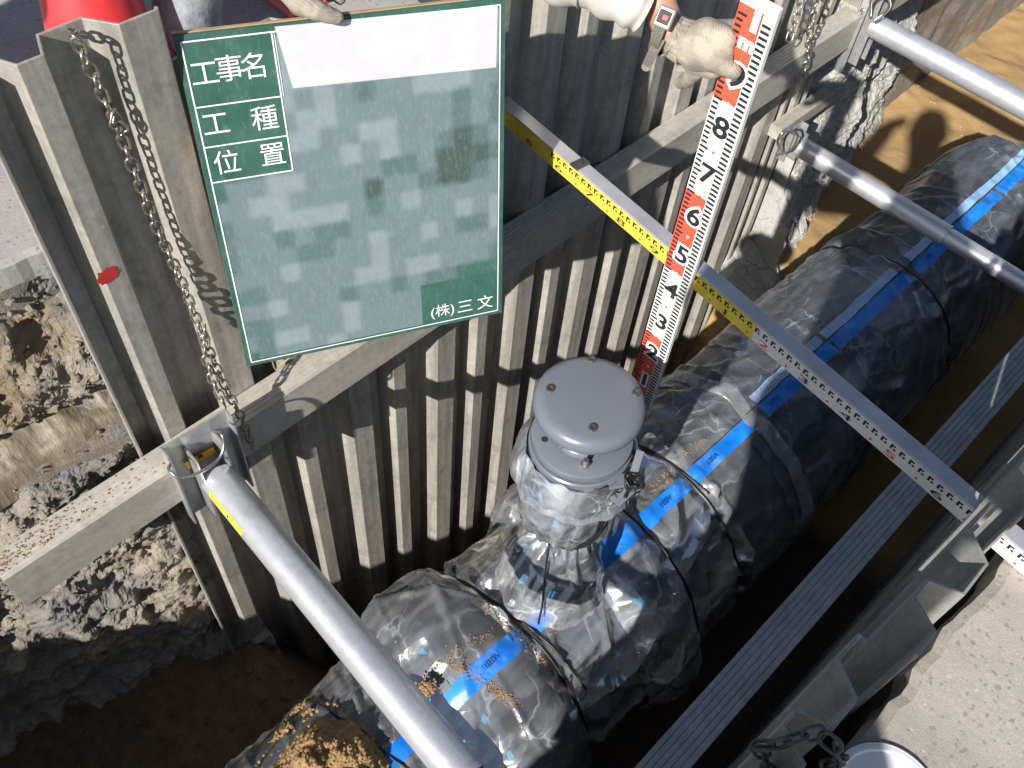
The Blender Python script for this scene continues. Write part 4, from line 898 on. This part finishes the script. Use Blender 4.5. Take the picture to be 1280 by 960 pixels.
# ------------------------------------------------------------------ CONES, BUCKET
def cone_(c, label, tilt=None, h=.70, r=.122):
    t_ = thing('traffic_cone', label, 'traffic cone', c, 'red traffic cones')
    M = tilt or Matrix.Identity(3)
    b = MB(); b.box((-.15, -.15, 0), (.15, .15, .022), Matrix.Translation(c) @ M.to_4x4()); b.build('cone_base', M_conel, t_, bevel=.008)
    b = MB(); b.lathe([(r + .012, .022), (r, .045), (r * .30, h * .93), (r * .22, h * .95), (r * .2, h)], c, 48, M); b.build('cone_body', M_cone, t_, smooth='auto')
    return t_
c1 = oz(120, 40, .60); cone_(V(c1.x - .03, c1.y + .02, ZG), 'red traffic cone on the road behind the end sheet pile')
c2 = oz(392, -44, .50); cone_(V(c2.x - .10, c2.y + .03, ZG), 'second red traffic cone, half hidden by the gloved hand on the board', h=.7)
bc = V(.822, -.532, ZG - .0145)
BK = thing('bucket_lid', 'white round lid with thin dark rim lying on the asphalt at the bottom edge', 'lid', tuple(bc))
b = MB(); b.lathe([(.0785, .004), (.0800, .004), (.0806, .008), (.0806, .017), (.0798, .0188), (.0786, .0188), (.0783, .017)], bc, 72, caps=False); b.build('rim', M_rim, BK, smooth='auto')
b = MB(); b.lathe([(0, .0165), (.066, .0165), (.069, .0190), (.0735, .0190), (.0760, .0180), (.0784, .0180), (.0784, .006)], bc, 72, caps=False); b.build('lid_plate', M_bucket, BK, smooth='auto')

# ------------------------------------------------------------------ PEOPLE
def skinned(name, parts, mat, parent, vox, sm=4):
    b = MB()
    for p in parts:
        if len(p) == 4: b.capsule(*p)
    o = b.build(name, mat, parent, recalc=False); remesh(o, vox, sm); return o
def chainp(pts, rs): return [(pts[i], pts[i + 1], rs[i], rs[i + 1]) for i in range(len(pts) - 1)]
# worker behind the board
WK = thing('person', 'worker in washed jeans, white sleeve and gloves, holding the board and the rod', 'person', (-1.2, -.25, ZG))
hipL, hipR = V(-1.12, .16, 1.27), V(-1.14, -.10, 1.27); kneL, kneR = V(-1.00, .24, .85), V(-1.16, -.26, .84)
ankL, ankR = V(-1.12, .28, .50), V(-1.20, -.31, .50)
chest = V(-.84, .06, 1.60); neck = V(-.72, .05, 1.74); head = V(-.66, .04, 1.86)
shL, shR = V(-.76, .23, 1.62), V(-.80, -.12, 1.62)
wrL = oy(838, 42, -.045); elL = V(-.42, .02, 1.20); wrR = V(-.66, -.40, 1.04); elR = V(-.86, -.32, 1.30)
body = chainp([hipL, kneL, ankL], [.075, .05, .035]) + chainp([hipR, kneR, ankR], [.075, .05, .035]) + [(hipL, hipR, .09, .09)] + chainp([(hipL + hipR) / 2, chest, neck, head], [.13, .14, .055, .075]) + \
    [(head, head + V(.04, 0, .03), .085, .078), (chest, shL, .10, .055), (chest, shR, .10, .055)] + chainp([shL, elL, wrL], [.05, .036, .026]) + chainp([shR, elR, wrR], [.05, .036, .026]) + \
    [(ankL, ankL + V(.12, 0, -.045), .035, .03), (ankR, ankR + V(.12, 0, -.045), .035, .03), (head + V(.09, 0, .01), head + V(.112, 0, .0), .012, .010), (head + V(0, .085, 0), head + V(0, .088, .02), .012, .012), (head + V(0, -.085, 0), head + V(0, -.088, .02), .012, .012)]
skinned('body', body, M_skin, WK, .009)
skinned('jeans', chainp([hipL, kneL, ankL + V(0, 0, .02)], [.10, .078, .075]) + chainp([hipR, kneR, ankR + V(0, 0, .02)], [.10, .078, .075]) + [(hipL, hipR, .115, .115)], M_denim, WK, .010, 3)
skinned('hair', [(head + V(-.02, 0, .04), head + V(.0, 0, .06), .095, .085)], M_hair, WK, .01, 3)
for a in (ankL, ankR):
    skinned('boot', [(a + V(0, 0, .06), a + V(0, 0, -.03), .055, .05), (a + V(0, 0, -.03), a + V(.16, 0, -.045), .048, .046)], M_jacket, WK, .008, 3)
skinned('jacket', chainp([(hipL + hipR) / 2 + V(0, 0, .03), chest, neck - V(.03, 0, .04)], [.155, .165, .085]) + [(chest, shL, .12, .075), (chest, shR, .12, .075)] + chainp([shR, elR, wrR - V(.02, 0, -.03)], [.07, .058, .045]), M_cloth, WK, .010, 3)
# left sleeve, rumpled
sl = [shL, elL, oz(690, -62, 1.01), oz(740, -26, .99), oz(785, 2, .975), oz(806, 14, .965)]
sr = [.075, .058, .050, .045, .036, .032]
b = MB()
P = smooth_pts(sl, 14); m = len(P)
rad = []
for i in range(m):
    s = i / (m - 1) * (len(sr) - 1); k = min(int(s), len(sr) - 2); rad.append(sr[k] * (1 - s + k) + sr[k + 1] * (s - k))
b.tube(P, rad, 48)
nv_ = 48
for i in range(m):
    for k in range(nv_):
        v = b.v[i * nv_ + k]; d = (v - P[i]); q = v * 1.0
        b.v[i * nv_ + k] = v + d.normalized() * (.005 * fbm(q * 12, 2) + .0025 * math.sin(i * .8 + 6 * noise.noise(q * 7)))
sv = b.build('sleeve', M_cloth, WK, smooth=True)
# glove on the rod
g = []
cuff0 = oy(846, 46, -.038); pal = oy(874, 60, -.030); kn = oy(893, 66, -.020)
g += [(cuff0, pal, .030, .036), (pal, kn, .036, .030), (pal + V(0, .01, .02), kn + V(0, .008, .02), .026, .024), (pal - V(0, -.004, .022), kn - V(0, -.004, .024), .026, .022)]
# fingers curl behind the rod (y>0.012) ; tips appear below and behind
for i, (dz, ln_) in enumerate(((.030, 1.0), (.010, 1.08), (-.012, 1.0), (-.032, .82))):
    r_f = (.0105, .011, .0105, .0095)[i]
    p0 = V(-.062, -.012, kn.z + dz); p1 = V(-.044, .026, kn.z + dz - .004); p2 = V(-.012, .031, kn.z + dz - .012); p3 = V(.004 + .008 * ln_, .028, kn.z + dz - .018)
    g += chainp([p0, p1, p2, p3], [r_f + .002, r_f + .001, r_f, r_f - .0015])
# little finger drooping below
g += chainp([oy(872, 88, -.012), oy(858, 101, .005), oy(850, 103, .012), oy(851, 97, .016)], [.014, .0125, .011, .010])
# thumb over the front
g += chainp([oy(872, 66, -.045), oy(888, 74, -.036), oy(906, 84, -.020), oy(917, 90, -.0135)], [.021, .0165, .0145, .0125])
skinned('glove', g, M_glove, WK, .0022, 5)
# ribbed cuff
b = MB(); nn = 60; C_ = [oy(836, 43, -.046), oy(843, 46, -.04), oy(851, 50, -.037), oy(860, 54, -.035)]; Rr = [.033, .031, .033, .036]
C_ = smooth_pts(C_, 4)
rr_ = [.034 - .003 * math.sin(math.pi * i / (len(C_) - 1)) + .001 * i / len(C_) for i in range(len(C_))]
b.tube(C_, rr_, nn)
for i in range(len(C_)):
    for k in range(nn): v = b.v[i * nn + k]; d = (v - C_[i]).normalized(); b.v[i * nn + k] = v + d * (.0018 if k % 3 == 0 else -.0008) + (C_[-1] - C_[0]).normalized() * (.002 * math.sin(k * .8) if i == 0 else 0)
b.build('glove_cuff', M_glove, WK, smooth=True)
# wristwatch
wc = oy(829, 40, -.052); axd = (oy(860, 54, -.035) - oy(800, 28, -.06)).normalized()
b = MB(); u_ = axd.orthogonal().normalized(); w2 = axd.cross(u_)
ring = [wc + (u_ * math.cos(a) + w2 * math.sin(a)) * .0335 for a in [2 * math.pi * k / 40 for k in range(40)]]
for off_ in (-.006, -.002, .002, .006): b.tube([p + axd * off_ for p in ring], .0028, 6, closed=True)
ws = b.build('watch_strap', M_leather, WK, smooth=True)
# loose strap end
b = MB(); P0, P1, P2 = oy(826, 48, -.075), oy(816, 66, -.085), oy(808, 83, -.088)
vd = ray(815, 60).normalized()
def strip(b, pts, w_, th):
    for i in range(len(pts) - 1):
        p, q = pts[i], pts[i + 1]; d = (q - p).normalized(); s = d.cross(vd).normalized(); 
        b.add([p + s * w_ / 2, p - s * w_ / 2, q - s * w_ / 2, q + s * w_ / 2] + [x - vd * th for x in (p + s * w_ / 2, p - s * w_ / 2, q - s * w_ / 2, q + s * w_ / 2)], [(0, 1, 2, 3), (7, 6, 5, 4), (0, 4, 5, 1), (1, 5, 6, 2), (2, 6, 7, 3), (3, 7, 4, 0)])
strip(b, smooth_pts([P0, P1, P2], 4), .0155, .0025); e = P2; b.cone(e, e - vd * .0025, .0077, .0077, 16)
b.build('strap_end', M_leather, WK)
f0 = oy(831, 22, -.075); cn = -(vd - axd * vd.dot(axd)).normalized(); cs_ = axd.cross(cn).normalized()
def facebox(b, c, a, s, h): 
    vs = [c + axd * i * a + cs_ * j * s + cn * k * h for i in (-.5, .5) for j in (-.5, .5) for k in (-.5, .5)]
    b.add(vs, [(0, 1, 3, 2), (4, 6, 7, 5), (0, 4, 5, 1), (2, 3, 7, 6), (0, 2, 6, 4), (1, 5, 7, 3)])
b = MB(); facebox(b, f0, .028, .032, .010); b.build('watch_case', M_case, WK, bevel=.003)
b = MB(); facebox(b, f0 + cn * .0053, .020, .020, .001); b.build('watch_face', simple('watch_face_dark', (.05, .04, .04), .7), WK)
b = MB(); facebox(b, f0 + cn * .0062 + axd * .002, .008, .007, .0006); b.build('watch_display', M_redpaint, WK)
# right glove over the board's top edge
tpp = [bpx(372, 6), bpx(385, 14), bpx(403, 20), bpx(418, 20)]
def bq(px, py, o): u, v = bpx(px, py); return bp(u, v, o)
g = [(wrR, bq(368, -18, -.02), .030, .034), (bq(368, -18, -.02), bq(378, 0, -.002), .034, .026)]
g += chainp([bq(374, 0, .006), bq(392, 8, .014), bq(408, 15, .012), bq(419, 19, .010)], [.021, .017, .014, .012])
g += chainp([bq(390, -14, -.015), bq(410, -8, -.02), bq(425, -2, -.03), bq(430, 6, -.032)], [.018, .014, .012, .011])
g += chainp([bq(385, -20, -.03), bq(405, -14, -.045), bq(418, -4, -.05), bq(420, 6, -.045)], [.018, .014, .012, .011])
g += chainp([bq(370, -16, -.035), bq(386, -8, -.05), bq(400, 2, -.05), bq(402, 12, -.045)], [.018, .014, .012, .011])
g += chainp([bq(362, -14, -.03), bq(370, -4, -.045), bq(382, 6, -.045), bq(384, 14, -.046)], [.016, .012, .010, .009])
skinned('glove', g, M_glove, WK, .0025, 5)
# photographer behind the camera (only the shadow falls into the picture)
PH = thing('person', 'photographer in dark blue coat standing at the trench side behind the camera', 'person', (1.0, -1.75, ZG))
hd = V(.80, -1.50, 1.94); nk = V(.86, -1.58, 1.80); chs = V(.92, -1.66, 1.56); pel = V(.95, -1.76, 1.18)
hL, hR = pel + V(-.10, -.03, -.03), pel + V(.11, .03, -.03); kL, kR = V(.89, -1.72, .80), V(1.09, -1.70, .80); aL, aR = V(.90, -1.82, .50), V(1.13, -1.82, .50)
sL, sR = chs + V(-.18, -.06, .10), chs + V(.19, .06, .10)
hnL, hnR = V(.56, -1.32, 1.80), V(.735, -1.235, 1.80); eL, eR = V(.54, -1.62, 1.50), V(1.08, -1.44, 1.50)
bd = chainp([pel, chs, nk, hd], [.13, .135, .055, .08]) + [(hd, hd + V(-.03, .04, .02), .088, .082), (hL, hR, .09, .09), (chs, sL, .10, .06), (chs, sR, .10, .06)] + chainp([hL, kL, aL], [.08, .055, .04]) + chainp([hR, kR, aR], [.08, .055, .04]) + chainp([sL, eL, hnL], [.05, .04, .027]) + chainp([sR, eR, hnR], [.05, .04, .027]) + [(aL, aL + V(-.03, .14, -.05), .035, .03), (aR, aR + V(-.03, .14, -.05), .035, .03)] + \
    [(hd + V(-.05, .075, .0), hd + V(-.06, .095, -.005), .012, .011), (hd + V(.07, .05, 0), hd + V(.075, .05, .015), .014, .012), (hd + V(-.08, -.03, 0), hd + V(-.085, -.03, .015), .014, .012)]
for hn, s_ in ((hnL, 1), (hnR, -1)):
    bd += [(hn, hn + V(.02 * s_, .04, .0), .027, .024)]
    for k in range(4): bd += chainp([hn + V(.02 * s_, .04, .03 - .018 * k), hn + V(.035 * s_, .065, .03 - .018 * k), hn + V(.055 * s_, .05, .028 - .018 * k)], [.010, .009, .008])
    bd += chainp([hn + V(0, .01, -.02), hn + V(.035 * s_, .02, -.03)], [.011, .009])
skinned('body', bd, M_skin, PH, .009)
skinned('coat', chainp([pel - V(0, 0, .06), chs, nk - V(0, 0, .05)], [.165, .17, .09]) + [(chs, sL, .125, .082), (chs, sR, .125, .082)] + chainp([sL, eL, hnL + (eL - hnL) * .12], [.075, .062, .048]) + chainp([sR, eR, hnR + (eR - hnR) * .12], [.075, .062, .048]), M_jacket, PH, .012, 3)
skinned('trousers', chainp([hL, kL, aL + V(0, 0, .02)], [.105, .085, .075]) + chainp([hR, kR, aR + V(0, 0, .02)], [.105, .085, .075]) + [(hL, hR, .115, .115)], M_jacket, PH, .012, 3)
skinned('cap', [(hd + V(.0, -.0, .05), hd + V(-.01, .01, .07), .098, .09), (hd + V(-.05, .07, .05), hd + V(-.07, .10, .045), .04, .03)], M_hair, PH, .01, 3)
for a in (aL, aR): skinned('boot', [(a + V(0, 0, .06), a + V(0, 0, -.03), .055, .05), (a + V(0, 0, -.03), a + V(-.03, .17, -.046), .05, .044)], M_black, PH, .01, 3)

def copy_tree(o, parent=None):
    c = o.copy(); col.objects.link(c)
    if parent: c.parent = parent
    for chd in list(o.children): copy_tree(chd, c)
    return c
P3 = copy_tree(PH); P3.location = (-1.02, -2.12, ZG); P3.rotation_euler = (0, 0, R_(-8))
tag(P3, 'onlooker in dark clothes standing on the left roadside behind the soil bank', 'person')
